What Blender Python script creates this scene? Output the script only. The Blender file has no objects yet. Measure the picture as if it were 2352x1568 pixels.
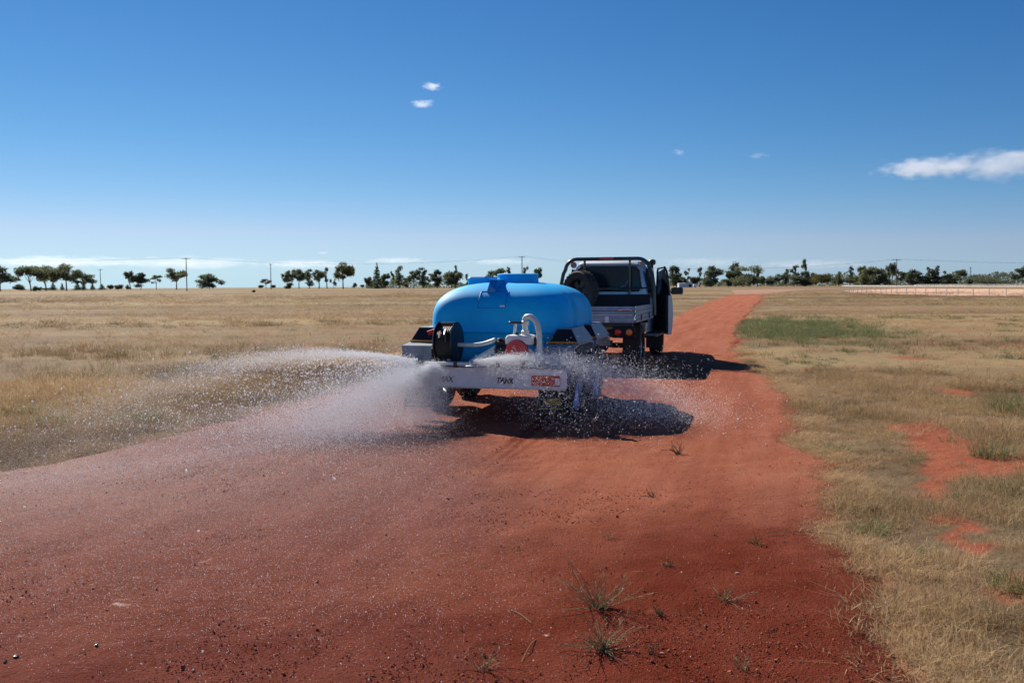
import bpy, math, random
import numpy as np
from mathutils import Vector, Matrix, Euler
SC = bpy.context.scene
R = math.radians
rng = np.random.default_rng(7)
random.seed(7)
# ------------------------------------------------------------------ camera
F = 900.0                      # focal length in pixels of a 1024 px wide frame
CAM_H = 1.55
PITCH = math.atan((341 - 284.3) / F)
cam_d = bpy.data.cameras.new('camera')
cam_d.sensor_width = 36.0
cam_d.lens = F / 1024 * 36.0
cam_d.clip_start = 0.05
cam_d.clip_end = 60000
cam = bpy.data.objects.new('camera', cam_d)
SC.collection.objects.link(cam)
ROLL = R(-0.31)
cam.matrix_world = (Matrix.Translation((0, 0, CAM_H)) @ Matrix.Rotation(R(90) - PITCH, 4, 'X')
                    @ Matrix.Rotation(ROLL, 4, 'Z'))
cam_d.dof.use_dof = True
cam_d.dof.focus_distance = 6.5
cam_d.dof.aperture_fstop = 5.6
SC.camera = cam
CM = cam.matrix_world.to_3x3()
def ray(px, py):
    v = CM @ Vector(((px - 512) / F, (341 - py) / F, -1.0))
    return v
def G(px, py, z=0.0):          # a pixel of the 1024 px frame to the ground
    v = ray(px, py)
    t = (z - CAM_H) / v.z
    return (v.x * t, v.y * t)
def D(dx, dy, z=0.0):          # the same for the 2352 px view
    return G(dx * 1024 / 2352, dy * 1024 / 2352, z)
# ------------------------------------------------------------------ light
SUN = Vector((-0.82, 1.15, 1.0)).normalized()
SUN_EL = math.asin(SUN.z)
SUN_AZ = math.atan2(SUN.x, SUN.y)
w = bpy.data.worlds.new('World'); SC.world = w; w.use_nodes = True
nt = w.node_tree; nt.nodes.clear()
sky = nt.nodes.new('ShaderNodeTexSky'); sky.sky_type = 'NISHITA'; sky.sun_disc = False
sky.sun_elevation = SUN_EL; sky.sun_rotation = SUN_AZ
sky.altitude = 0; sky.air_density = 1.0; sky.dust_density = 0.0; sky.ozone_density = 8.0
bg = nt.nodes.new('ShaderNodeBackground'); bg.inputs['Strength'].default_value = 0.06
ow = nt.nodes.new('ShaderNodeOutputWorld')
# the camera's colour response to the sky: one curve per channel for the whole sky
sp_ = nt.nodes.new('ShaderNodeSeparateColor'); cb_ = nt.nodes.new('ShaderNodeCombineColor'); nt.links.new(sky.outputs[0], sp_.inputs[0])
def wm_(op, a, b):
    n = nt.nodes.new('ShaderNodeMath'); n.operation = op
    for i, v in enumerate((a, b)):
        if isinstance(v, (int, float)): n.inputs[i].default_value = v
        else: nt.links.new(v, n.inputs[i])
    return n.outputs[0]
r_, g_, b_ = [wm_('MULTIPLY', sp_.outputs[i], 0.1) for i in range(3)]
gg_ = wm_('MULTIPLY', wm_('POWER', g_, 1.26), 8.9)
nt.links.new(wm_('MINIMUM', wm_('MULTIPLY', wm_('POWER', r_, 1.72), 15.0), wm_('MULTIPLY', gg_, 0.72)), cb_.inputs[0])
nt.links.new(gg_, cb_.inputs[1])
nt.links.new(wm_('ADD', wm_('MULTIPLY', b_, 7.2), wm_('MULTIPLY', r_, 3.9)), cb_.inputs[2])
nt.links.new(cb_.outputs[0], bg.inputs[0]); nt.links.new(bg.outputs[0], ow.inputs[0])
ld = bpy.data.lights.new('sun', 'SUN'); ld.energy = 5.0; ld.angle = R(0.53); ld.color = (1.0, 0.93, 0.82)
lo = bpy.data.objects.new('sun', ld); SC.collection.objects.link(lo)
lo.rotation_euler = (-SUN).to_track_quat('-Z', 'Y').to_euler()
lo.location = (-50, 70, 60)
SC.view_settings.view_transform = 'Standard'; SC.view_settings.look = 'None'
SC.view_settings.exposure = 0.74; SC.view_settings.gamma = 1.0
SC.view_settings.use_curve_mapping = False
SC.cycles.max_bounces = 8
SC.cycles.transparent_max_bounces = 16
SC.cycles.volume_bounces = 4
SC.cycles.diffuse_bounces = 5
SC.cycles.use_denoising = True
# ------------------------------------------------------------------ helpers
def link(o): SC.collection.objects.link(o); return o
def tag(o, label=None, cat=None, group=None, kind=None):
    if label: o['label'] = label
    if cat: o['category'] = cat
    if group: o['group'] = group
    if kind: o['kind'] = kind
    return o
def empty(name, loc=(0, 0, 0), rz=0, parent=None):
    o = bpy.data.objects.new(name, None); link(o)
    o.location = loc; o.rotation_euler = (0, 0, rz); o.empty_display_size = 0.3
    if parent: o.parent = parent
    return o
class MB:
    def __init__(s): s.v = []; s.f = []
    def add(s, vs, fs):
        k = len(s.v); s.v += [tuple(p) for p in vs]; s.f += [tuple(i + k for i in f) for f in fs]; return s
    def box(s, x0, x1, y0, y1, z0, z1, m=None):
        vs = [(x, y, z) for z in (z0, z1) for y in (y0, y1) for x in (x0, x1)]
        if m is not None: vs = [m @ Vector(p) for p in vs]
        return s.add(vs, [(0, 2, 3, 1), (4, 5, 7, 6), (0, 1, 5, 4), (2, 6, 7, 3), (0, 4, 6, 2), (1, 3, 7, 5)])
    def cbox(s, x0, x1, y0, y1, z0, z1, c=0.01):   # chamfered box
        rings = []
        for z, i in ((z0, c), (z0 + c, 0), (z1 - c, 0), (z1, c)):
            a, b, e, d = x0 + i, x1 - i, y0 + i, y1 - i
            rings.append([(a + c, e, z), (b - c, e, z), (b, e + c, z), (b, d - c, z), (b - c, d, z), (a + c, d, z), (a, d - c, z), (a, e + c, z)])
        return s.loft(rings, cap=True)
    def loft(s, rings, cap=True, closed=True):
        n = len(rings[0]); vs = [p for r in rings for p in r]; fs = []
        for i in range(len(rings) - 1):
            for j in range(n if closed else n - 1):
                k = (j + 1) % n
                fs.append((i * n + j, i * n + k, (i + 1) * n + k, (i + 1) * n + j))
        if cap:
            fs.append(tuple(range(n))[::-1]); m = (len(rings) - 1) * n; fs.append(tuple(m + j for j in range(n)))
        return s.add(vs, fs)
    def tube(s, pts, r, n=8, cap=True):
        pts = [Vector(p) for p in pts]
        rr = r if hasattr(r, '__len__') else [r] * len(pts)
        rings = []; up = None
        for i, p in enumerate(pts):
            a = pts[max(i - 1, 0)]; b = pts[min(i + 1, len(pts) - 1)]
            t = (b - a).normalized()
            if up is None:
                up = t.orthogonal().normalized()
            u = (up - t * up.dot(t))
            u = u.normalized() if u.length > 1e-6 else t.orthogonal().normalized()
            up = u; q = t.cross(u)
            rings.append([tuple(p + (u * math.cos(2 * math.pi * k / n) + q * math.sin(2 * math.pi * k / n)) * rr[i]) for k in range(n)])
        return s.loft(rings, cap)
    def lathe(s, prof, n=24, m=None, cap=True):    # prof: (radius, height) about local z
        rings = []
        for r, h in prof:
            ring = [Vector((r * math.cos(2 * math.pi * k / n), r * math.sin(2 * math.pi * k / n), h)) for k in range(n)]
            if m is not None: ring = [m @ p for p in ring]
            rings.append([tuple(p) for p in ring])
        return s.loft(rings, cap)
    def prism(s, poly, axis, a, b, m=None):        # extrude a 2-D outline
        def P(u, v, w_):
            p = {'x': (w_, u, v), 'y': (u, w_, v), 'z': (u, v, w_)}[axis]
            return tuple(m @ Vector(p)) if m is not None else p
        return s.loft([[P(u, v, a) for u, v in poly], [P(u, v, b) for u, v in poly]])
    def build(s, name, mat, parent=None, smooth=False):
        me = bpy.data.meshes.new(name); me.from_pydata(s.v, [], s.f); me.validate()
        import bmesh
        bm = bmesh.new(); bm.from_mesh(me); bmesh.ops.recalc_face_normals(bm, faces=bm.faces); bm.to_mesh(me); bm.free()
        if mat: me.materials.append(mat)
        if smooth:
            me.polygons.foreach_set('use_smooth', [True] * len(me.polygons))
            try: me.set_sharp_from_angle(angle=R(38))
            except Exception: pass
        o = bpy.data.objects.new(name, me); link(o)
        if parent: o.parent = parent
        return o
def AX(c, d):                                       # matrix taking local z to direction d at c
    return Matrix.Translation(c) @ Vector(d).to_track_quat('Z', 'Y').to_matrix().to_4x4()
def kids(o): return [c for c in bpy.data.objects if c.parent == o]
def text(body, size, name, mat, parent, loc, rot=(R(90), 0, 0), shear=0.0, off=0.0, depth=0.002, sx=1.0):
    cu = bpy.data.curves.new(name, 'FONT'); cu.body = body; cu.size = size; cu.shear = shear
    cu.extrude = depth; cu.offset = off; cu.align_x = 'CENTER'; cu.resolution_u = 3
    t = bpy.data.objects.new(name, cu); link(t)
    bpy.context.view_layer.update()
    me = bpy.data.meshes.new_from_object(t.evaluated_get(bpy.context.evaluated_depsgraph_get()))
    bpy.data.objects.remove(t)
    me.materials.clear(); me.materials.append(mat)
    o = bpy.data.objects.new(name, me); link(o); o.parent = parent; o.location = loc; o.rotation_euler = rot; o.scale = (sx, 1, 1)
    return o
# value noise for geometry
_T = np.random.default_rng(3).random((256, 256))
def vn(x, y):
    x = np.asarray(x, float); y = np.asarray(y, float)
    xi = np.floor(x).astype(int); yi = np.floor(y).astype(int)
    fx = x - xi; fy = y - yi; fx = fx * fx * (3 - 2 * fx); fy = fy * fy * (3 - 2 * fy)
    a = _T[xi & 255, yi & 255]; b = _T[(xi + 1) & 255, yi & 255]; c = _T[xi & 255, (yi + 1) & 255]; d = _T[(xi + 1) & 255, (yi + 1) & 255]
    return (a * (1 - fx) + b * fx) * (1 - fy) + (c * (1 - fx) + d * fx) * fy
def fbm(x, y, o=4):
    s = 0; a = 0.5; t = 0
    for i in range(o):
        s = s + a * vn(x * 2 ** i + 17 * i, y * 2 ** i + 31 * i); t += a; a *= 0.5
    return s / t
def sst(a, b, x):
    t = np.clip((x - a) / (b - a), 0, 1); return t * t * (3 - 2 * t)
# ------------------------------------------------------------------ materials
def mat(name, col, rough=0.6, metal=0.0, spec=0.5, noise=None, bump=None, **kw):
    m = bpy.data.materials.new(name); m.use_nodes = True
    N = m.node_tree; b = N.nodes['Principled BSDF']
    b.inputs['Base Color'].default_value = (*col, 1); b.inputs['Roughness'].default_value = rough
    b.inputs['Metallic'].default_value = metal; b.inputs['Specular IOR Level'].default_value = spec
    for k, v in kw.items(): b.inputs[k.replace('_', ' ')].default_value = v
    tc = N.nodes.new('ShaderNodeTexCoord')
    if noise:                                       # (scale, darkest multiple, brightest multiple)
        sc, lo_, hi = noise
        n = N.nodes.new('ShaderNodeTexNoise'); n.inputs['Scale'].default_value = sc; n.inputs['Detail'].default_value = 6
        N.links.new(tc.outputs['Object'], n.inputs['Vector'])
        r = N.nodes.new('ShaderNodeMapRange'); r.inputs[1].default_value = 0.3; r.inputs[2].default_value = 0.7
        r.inputs[3].default_value = lo_; r.inputs[4].default_value = hi
        N.links.new(n.outputs[0], r.inputs[0])
        mx = N.nodes.new('ShaderNodeVectorMath'); mx.operation = 'SCALE'
        mx.inputs[0].default_value = col; N.links.new(r.outputs[0], mx.inputs['Scale'])
        N.links.new(mx.outputs[0], b.inputs['Base Color'])
    if bump:
        n = N.nodes.new('ShaderNodeTexNoise'); n.inputs['Scale'].default_value = bump[0]; n.inputs['Detail'].default_value = 5
        N.links.new(tc.outputs['Object'], n.inputs['Vector'])
        bp = N.nodes.new('ShaderNodeBump'); bp.inputs['Strength'].default_value = bump[1]; bp.inputs['Distance'].default_value = bump[2]
        N.links.new(n.outputs[0], bp.inputs['Height']); N.links.new(bp.outputs[0], b.inputs['Normal'])
    return m
M = {}
M['tank'] = mat('blue_plastic', (0.002, 0.50, 0.98), 0.62, spec=0.35, noise=(2.5, 0.78, 1.08), bump=(90, 0.15, 0.004))
_n = M['tank'].node_tree; _t = _n.nodes.new('ShaderNodeBsdfTranslucent'); _t.inputs[0].default_value = (0.01, 0.72, 1.0, 1)   # thin moulded plastic lets light through
_t2 = _n.nodes['Principled BSDF']; _c = _t2.inputs['Base Color'].links[0].from_socket      # red dust low down and in blotches
_tc = _n.nodes.new('ShaderNodeTexCoord'); _sx = _n.nodes.new('ShaderNodeSeparateXYZ'); _n.links.new(_tc.outputs['Object'], _sx.inputs[0])
_mr = _n.nodes.new('ShaderNodeMapRange'); _mr.inputs[1].default_value = 1.05; _mr.inputs[2].default_value = 0.62; _mr.inputs[3].default_value = 0.0; _mr.inputs[4].default_value = 0.5; _n.links.new(_sx.outputs[2], _mr.inputs[0])
_nz = _n.nodes.new('ShaderNodeTexNoise'); _nz.inputs['Scale'].default_value = 5; _nz.inputs['Detail'].default_value = 8; _nz.inputs['Roughness'].default_value = .7; _n.links.new(_tc.outputs['Object'], _nz.inputs['Vector'])
_mu = _n.nodes.new('ShaderNodeMath'); _mu.operation = 'MULTIPLY'; _n.links.new(_mr.outputs[0], _mu.inputs[0]); _n.links.new(_nz.outputs[0], _mu.inputs[1])
_mxc = _n.nodes.new('ShaderNodeMix'); _mxc.data_type = 'RGBA'; _n.links.new(_mu.outputs[0], _mxc.inputs['Factor']); _n.links.new(_c, _mxc.inputs[6]); _mxc.inputs[7].default_value = (.16, .10, .07, 1); _n.links.new(_mxc.outputs[2], _t2.inputs['Base Color'])
_m = _n.nodes.new('ShaderNodeMixShader'); _m.inputs[0].default_value = 0.14
_n.links.new(_n.nodes['Principled BSDF'].outputs[0], _m.inputs[1]); _n.links.new(_t.outputs[0], _m.inputs[2]); _n.links.new(_m.outputs[0], _n.nodes['Material Output'].inputs['Surface'])
M['tankd'] = mat('blue_plastic_edge', (0.003, 0.22, 0.58), 0.5)
M['steel'] = mat('galvanised_steel', (0.50, 0.52, 0.54), 0.38, 0.75, noise=(14, 0.8, 1.1), bump=(60, 0.1, 0.002))
M['bumper'] = mat('painted_bumper', (0.80, 0.82, 0.86), 0.4, 0.0, noise=(9, 0.85, 1.05))
M['guard'] = mat('grey_guard', (0.24, 0.285, 0.33), 0.5, 0.1, noise=(10, 0.8, 1.1))
M['black'] = mat('black_rubber', (0.016, 0.016, 0.018), 0.6, noise=(20, 0.7, 1.4))
M['tyre'] = mat('tyre_rubber', (0.022, 0.02, 0.02), 0.8, noise=(14, 0.8, 1.8), bump=(40, 0.4, 0.01))
M['blackp'] = mat('black_plastic', (0.012, 0.012, 0.014), 0.35)
M['navy'] = mat('dark_checker_plate', (0.012, 0.014, 0.022), 0.6, 0.0, 0.25)
M['orange'] = mat('orange_reflector', (0.75, 0.26, 0.02), 0.3)
M['amber'] = mat('amber_lens', (0.85, 0.22, 0.02), 0.2, Coat_Weight=0.5)
M['red'] = mat('red_lens', (0.62, 0.02, 0.015), 0.2, Coat_Weight=0.5)
M['redp'] = mat('red_paint', (0.50, 0.01, 0.015), 0.3, Coat_Weight=0.5)
M['white'] = mat('white_plastic', (0.78, 0.77, 0.72), 0.4, noise=(12, 0.9, 1.02))
M['pvc'] = mat('pale_hose', (0.68, 0.74, 0.68), 0.35, noise=(20, 0.85, 1.05))
M['greywhite'] = mat('white_lens', (0.8, 0.8, 0.8), 0.2)
M['alu'] = mat('aluminium_board', (0.25, 0.34, 0.43), 0.42, 0.1, noise=(7, 0.8, 1.08), bump=(30, 0.08, 0.003))
M['cab'] = mat('silver_blue_paint', (0.36, 0.48, 0.60), 0.3, 0.35, Coat_Weight=0.6)
M['roof'] = mat('white_roof_paint', (0.74, 0.77, 0.80), 0.3, Coat_Weight=0.4)
M['tubeb'] = mat('dark_green_tube', (0.022, 0.030, 0.028), 0.3, Coat_Weight=0.4)
M['glass'] = mat('tinted_glass', (0.012, 0.02, 0.03), 0.15, spec=0.22)
M['trim'] = mat('door_trim', (0.02, 0.02, 0.022), 0.7)
M['chrome'] = mat('chrome', (0.8, 0.82, 0.85), 0.12, 1.0)
M['ink'] = mat('black_lettering', (0.012, 0.012, 0.014), 0.5)
M['inkf'] = mat('faded_lettering', (0.10, 0.11, 0.13), 0.5)
M['inky'] = mat('yellow_lettering', (0.55, 0.42, 0.02), 0.5)
M['inkc'] = mat('cream_lettering', (0.85, 0.83, 0.74), 0.5)
M['inkb'] = mat('blue_line', (0.16, 0.20, 0.42), 0.5)
M['wood'] = mat('weathered_pole_wood', (0.19, 0.16, 0.13), 0.9, noise=(3, 0.7, 1.2))
M['post'] = mat('white_rail_paint', (0.50, 0.50, 0.47), 0.6)
M['wire'] = mat('wire', (0.08, 0.08, 0.09), 0.6)
M['shed'] = mat('pale_shed_metal', (0.60, 0.66, 0.72), 0.5, noise=(1, 0.9, 1.05))
M['shade_and_stump'] = mat('dark_opening', (0.03, 0.03, 0.03), 0.8)
# ================================================================== ground and road
Rp = [D(2150, 1720), D(2060, 1568), D(2000, 1510), D(1985, 1440), D(1965, 1350), D(1935, 1270), D(1915, 1200), D(1885, 1110), D(1900, 1062), D(1865, 1030), D(1835, 985),
      D(1833, 935), D(1800, 895), D(1775, 862), D(1745, 845), D(1700, 822), D(1690, 790), D(1692, 765), D(1705, 735), D(1733, 705), D(1750, 685), D(1752, 674)]
Rp = [(2.6, -4.0), (2.0, 0.0)] + [p for p in Rp[1:]]
Lp = [(-9.2, -8.0), (-6.6, 1.0), D(-120, 1112), D(0, 1085), D(120, 1062), D(260, 1034), D(400, 998), D(540, 962), D(640, 930), D(760, 895), D(900, 862),
      (0.0, 19.5), (2.6, 27), D(1545, 735), D(1600, 705), D(1650, 685), D(1688, 676)]
Rx = np.array([p[0] for p in Rp]); Ry = np.array([p[1] for p in Rp]); Lx = np.array([p[0] for p in Lp]); Ly = np.array([p[1] for p in Lp])
o_ = np.argsort(Ry); Rx, Ry = Rx[o_], Ry[o_]; o_ = np.argsort(Ly); Lx, Ly = Lx[o_], Ly[o_]
YEND = min(Ry[-1], Ly[-1])
def edgeR(y): return np.interp(y, Ry, Rx) + .12 * (y < 7) + (fbm(y * 0.9, 3.3 + 0 * y, 4) - 0.5) * 0.55
def edgeL(y): return np.interp(y, Ly, Lx) + (fbm(y * 0.8, 9.3 + 0 * y, 4) - 0.5) * 0.8
bare_polys = [
    [D(2150, 1160), D(2215, 1160), D(2200, 1215), D(2160, 1225)],
    [D(2030, 960), D(2100, 955), D(2190, 985), D(2230, 1010), D(2330, 1040), D(2480, 1050), D(2480, 1110), D(2330, 1085), D(2210, 1082), D(2130, 1105), D(2080, 1075), D(2070, 1020)],
    [D(2135, 1150), D(2180, 1165), D(2215, 1215), D(2190, 1240), D(2140, 1200)],
    [D(2200, 1290), D(2300, 1260), D(2370, 1290), D(2350, 1320), D(2230, 1325)],
    [D(2120, 880), D(2200, 890), D(2230, 905), D(2150, 900)],
    [D(2080, 1010), D(2140, 1040), D(2160, 1130), D(2180, 1180), D(2130, 1170), D(2100, 1100)],
]
def inpoly(x, y, P):
    x = np.asarray(x); c = np.zeros(x.shape, bool); j = len(P) - 1
    for i in range(len(P)):
        xi, yi = P[i]; xj, yj = P[j]
        c ^= ((yi > y) != (yj > y)) & (x < (xj - xi) * (y - yi) / (yj - yi + 1e-12) + xi); j = i
    return c
def bareness(x, y):
    xx = x + (fbm(x * 2.2, y * 2.2, 3) - .5) * .55; yy = y + (fbm(x * 2.2 + 50, y * 2.2, 3) - .5) * .55
    yy = yy + np.where(x > 0, .30, 0)
    b = np.zeros(np.shape(x))
    for P in bare_polys: b = np.maximum(b, inpoly(xx, yy, P).astype(float))
    n = fbm(x * 0.55 + 9, y * 0.55 + 4, 4)
    b = np.maximum(b, sst(0.71, 0.76, n) * (x > 0) * (y < 40) * 0.8)
    return b
def onroad(x, y, m=0.0):
    return (x > edgeL(y) - m) & (x < edgeR(y) + m) & (y < YEND)
def relief(x, y):
    r = np.hypot(x, y)
    h = (fbm(x * 0.15 + 5, y * 0.15 + 5, 3) - 0.5) * 0.10 * sst(4, 20, r) + (fbm(x * 2 + 5, y * 2, 3) - 0.5) * 0.035
    m = np.minimum(x - (edgeL(y) - 0.15), (edgeR(y) + 0.15) - x)
    near = sst(-1.6, 0.05, m) * (y < YEND + 40)
    h = h * (1 - near) - 0.03 * near
    far = np.clip(r - 1000, 0, None)
    return h - far * 0.012
def grow(a, b, s, g):
    out = [a]; 
    while out[-1] < b: out.append(out[-1] + s); s *= g
    return out
ys = np.array([-60, -30, -15, -8, -4] + grow(-1, 14, 0.11, 1.0)[0:] + grow(14.15, 5200, 0.16, 1.045))
xp = grow(0.06, 9, 0.12, 1.0) + grow(9.2, 5200, 0.2, 1.07)
xs = np.array(sorted([-a for a in xp] + xp))
X, Y = np.meshgrid(xs, ys)
Z = relief(X, Y)
def gridmesh(name, X, Y, Z, m, attrs):
    ny, nx = X.shape
    me = bpy.data.meshes.new(name)
    idx = np.arange(nx * ny).reshape(ny, nx)
    f = np.stack([idx[:-1, :-1], idx[:-1, 1:], idx[1:, 1:], idx[1:, :-1]], -1).reshape(-1, 4)
    me.vertices.add(nx * ny); me.vertices.foreach_set('co', np.stack([X, Y, Z], -1).ravel())
    me.loops.add(f.size); me.loops.foreach_set('vertex_index', f.ravel())
    me.polygons.add(len(f)); me.polygons.foreach_set('loop_start', np.arange(len(f)) * 4); me.polygons.foreach_set('loop_total', np.full(len(f), 4))
    me.polygons.foreach_set('use_smooth', np.ones(len(f), bool))
    me.update(); me.validate()
    for k, v in attrs.items():
        a = me.attributes.new(k, 'FLOAT', 'POINT'); a.data.foreach_set('value', v.ravel().astype(np.float32))
    me.materials.append(m)
    o = bpy.data.objects.new(name, me); link(o); return o
class NT:
    def __init__(s, name):
        s.m = bpy.data.materials.new(name); s.m.use_nodes = True; s.t = s.m.node_tree; s.b = s.t.nodes['Principled BSDF']
        s.tc = s.t.nodes.new('ShaderNodeTexCoord')
    def n(s, typ, **ins):
        nd = s.t.nodes.new(typ)
        return nd
    def L(s, a, b): s.t.links.new(a, b)
    def mapping(s, sc, rz=0.0):
        m = s.n('ShaderNodeMapping'); m.inputs['Scale'].default_value = sc; m.inputs['Rotation'].default_value = (0, 0, rz); s.L(s.tc.outputs['Object'], m.inputs[0]); return m.outputs[0]
    def noise(s, vec, scale, detail=6, rough=0.55, dist=0.0):
        nd = s.n('ShaderNodeTexNoise'); nd.inputs['Scale'].default_value = scale; nd.inputs['Detail'].default_value = detail
        nd.inputs['Roughness'].default_value = rough; nd.inputs['Distortion'].default_value = dist
        s.L(vec if vec is not None else s.tc.outputs['Object'], nd.inputs['Vector']); return nd.outputs[0]
    def rng(s, v, a, b, c=0.0, d=1.0):
        nd = s.n('ShaderNodeMapRange'); nd.inputs[1].default_value = a; nd.inputs[2].default_value = b; nd.inputs[3].default_value = c; nd.inputs[4].default_value = d
        s.L(v, nd.inputs[0]); return nd.outputs[0]
    def mix(s, f, a, b):
        nd = s.n('ShaderNodeMix'); nd.data_type = 'RGBA'
        s.L(f, nd.inputs['Factor'])
        for v, k in ((a, 6), (b, 7)):
            if isinstance(v, tuple): nd.inputs[k].default_value = (*v, 1)
            else: s.L(v, nd.inputs[k])
        return nd.outputs[2]
    def math(s, op, a, b=0.0):
        nd = s.n('ShaderNodeMath'); nd.operation = op
        for i, v in enumerate((a, b)):
            if isinstance(v, (int, float)): nd.inputs[i].default_value = v
            else: s.L(v, nd.inputs[i])
        return nd.outputs[0]
    def attr(s, name, typ='GEOMETRY'):
        nd = s.n('ShaderNodeAttribute'); nd.attribute_name = name; nd.attribute_type = typ; return nd.outputs['Fac']
    def bump(s, h, st, dist, nrm=None):
        nd = s.n('ShaderNodeBump'); nd.inputs['Strength'].default_value = st; nd.inputs['Distance'].default_value = dist
        s.L(h, nd.inputs['Height'])
        if nrm is not None: s.L(nrm, nd.inputs['Normal'])
        return nd.outputs[0]
# dry field soil and thatch
g = NT('dry_field_soil')
st1 = g.noise(g.mapping((0.006, 0.045, 1), 0.05), 1.0, 5)
st2 = g.noise(g.mapping((0.05, 0.30, 1), 0.1), 1.0, 6, 0.62)
fine = g.noise(g.mapping((1.2, 2.6, 1)), 3.0, 8, 0.7)
c = g.mix(g.rng(st1, 0.44, 0.56), (0.150, 0.100, 0.058), (0.315, 0.225, 0.110))
c = g.mix(g.rng(st2, 0.48, 0.72, 0, 0.6), c, (0.135, 0.095, 0.055))
c = g.mix(g.rng(st2, 0.50, 0.25, 0, 0.6), c, (0.27, 0.205, 0.115))
c = g.mix(g.rng(fine, 0.45, 0.7, 0, 0.55), c, (0.10, 0.068, 0.04))
soil = g.mix(g.rng(g.noise(None, 3.0, 7, 0.6), 0.35, 0.65), (0.24, 0.068, 0.034), (0.30, 0.092, 0.05))
bn = g.attr('bare')
c = g.mix(bn, c, soil)
g.L(c, g.b.inputs['Base Color']); g.b.inputs['Roughness'].default_value = 0.95; g.b.inputs['Specular IOR Level'].default_value = 0.1
g.L(g.bump(g.noise(None, 9, 8, 0.7), 0.7, 0.05), g.b.inputs['Normal'])
bare = bareness(X, Y)
mroad = np.minimum(X - (edgeL(Y) - 0.25), (edgeR(Y) + 0.25) - X)
bare = np.maximum(bare, sst(0.0, 0.25, mroad + (fbm(X * 3, Y * 3) - .5) * .5) * (Y < YEND + 5))
bare = np.maximum(bare, 0.25 * sst(0.5, 0.7, fbm(X * 1.5, Y * 1.5)) * (np.hypot(X, Y) < 60))
ground = gridmesh('ground', X, Y, Z, g.m, {'bare': bare}); ground['kind'] = 'structure'
# red dirt road
ysr = np.array(grow(-6, 1.5, 0.25, 1.0) + grow(1.6, 12, 0.045, 1.0) + grow(12.1, YEND, 0.08, 1.03)); ysr = ysr[ysr <= YEND]
U = np.linspace(0, 1, 190)
YR, UU = np.meshgrid(ysr, U, indexing='ij')
XR = edgeL(YR) * (1 - UU) + edgeR(YR) * UU
XR = XR + 0
lane = (XR - (-0.43 + (YR - 10) * math.tan(R(16))))
e = np.minimum(UU, 1 - UU)
far = sst(14, 40, YR)
ZR = 0.006 - 0.028 * (1 - sst(0.0, 0.03, e)) + 0.012 * (fbm(XR * 1.4, YR * 1.4, 3) - .5) + 0.020 * (fbm(XR * 6, YR * 6, 4) - .5) * (1 - far) + 0.020 * (fbm(XR * 13, YR * 13, 3) - .5) * (1 - far) * sst(.3, .7, fbm(XR * .8 + 2, YR * .8, 3)) + 0.006 * (vn(XR * 45, YR * 45) - .5) * (1 - far)
for s_ in (-0.85, 0.85):
    ZR -= 0.010 * np.exp(-((lane - s_) / 0.16) ** 2)
nw = (fbm(XR * 0.9 + 4, YR * 0.9, 4) - .5)
line = -0.15 - 0.10 * (YR - 6.4)                      # left of this the spray has been falling
wl = sst(0.55, -0.55, XR - line + nw * 1.6) * sst(15, 8.5, YR)
wn = sst(6.3, 4.3, YR + nw * 1.8 - 0.28 * np.clip(XR, -3, 3))
wet = np.maximum(wl * 0.8, wn)
for s_, k_ in ((.72, .5), (.86, .6), (1.02, .45), (.30, .25)):                # damp tread lines behind the right wheels
    wet = np.maximum(wet, 1.5 * k_ * np.exp(-((lane - s_ + .05 * np.sin(YR * 1.3 + s_ * 9)) / .045) ** 2) * sst(5.6, 7.4, YR) * sst(11.0, 9.8, YR) * (.5 + fbm(XR * 3, YR * 3)))
wet = np.clip(wet, 0, 1)
g = NT('red_dirt')
wa = g.attr('wet')
n1 = g.noise(None, 2.2, 7, 0.62); n2 = g.noise(None, 22, 6, 0.7); _l = g.n('ShaderNodeCombineXYZ'); g.L(g.attr('lane'), _l.inputs[0]); _sy = g.n('ShaderNodeSeparateXYZ'); g.L(g.tc.outputs['Object'], _sy.inputs[0]); g.L(g.math('MULTIPLY', _sy.outputs[1], .09), _l.inputs[1])
n3 = g.noise(_l.outputs[0], 2.6, 7, 0.65)
dry = g.mix(g.rng(n1, 0.35, 0.65), (0.33, 0.105, 0.058), (0.385, 0.135, 0.080))
dry = g.mix(g.rng(n3, 0.52, 0.36, 0, 0.45), dry, (0.23, 0.065, 0.036))
dry = g.mix(g.rng(n3, 0.50, 0.70, 0, 0.6), dry, (0.40, 0.165, 0.105))
dry = g.mix(g.rng(n2, 0.55, 0.8, 0, 0.6), dry, (0.17, 0.05, 0.028))
wetc = g.mix(g.rng(n1, 0.35, 0.65), (0.140, 0.0290, 0.0170), (0.190, 0.0490, 0.0310))
wetc = g.mix(g.rng(n3, 0.50, 0.68, 0, 0.5), wetc, (0.22, 0.065, 0.042))
wetc = g.mix(g.rng(n2, 0.55, 0.8, 0, 0.6), wetc, (0.075, 0.014, 0.008))
g.L(g.mix(wa, dry, wetc), g.b.inputs['Base Color'])
streak = g.noise(g.mapping((3.2, 11.0, 1), R(-24)), 2.0, 7, 0.7, 0.8)
pud = g.math('MULTIPLY', g.rng(streak, 0.60, 0.72), g.attr('pool'))
rw = g.mix(wa, (0.95, 0.95, 0.95), (0.72, 0.72, 0.72))
rw = g.mix(g.math('MULTIPLY', g.attr('sheen'), .6), rw, (0.5, 0.5, 0.5))
rw = g.mix(pud, rw, (0.33, 0.33, 0.33))
g.L(rw, g.b.inputs['Roughness']); g.L(g.math('ADD', g.math('MULTIPLY', g.attr('sheen'), 0.075), g.math('ADD', g.rng(wa, 0, 1, 0.03, 0.0), g.math('MULTIPLY', pud, 0.14))), g.b.inputs['Specular IOR Level'])
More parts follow.
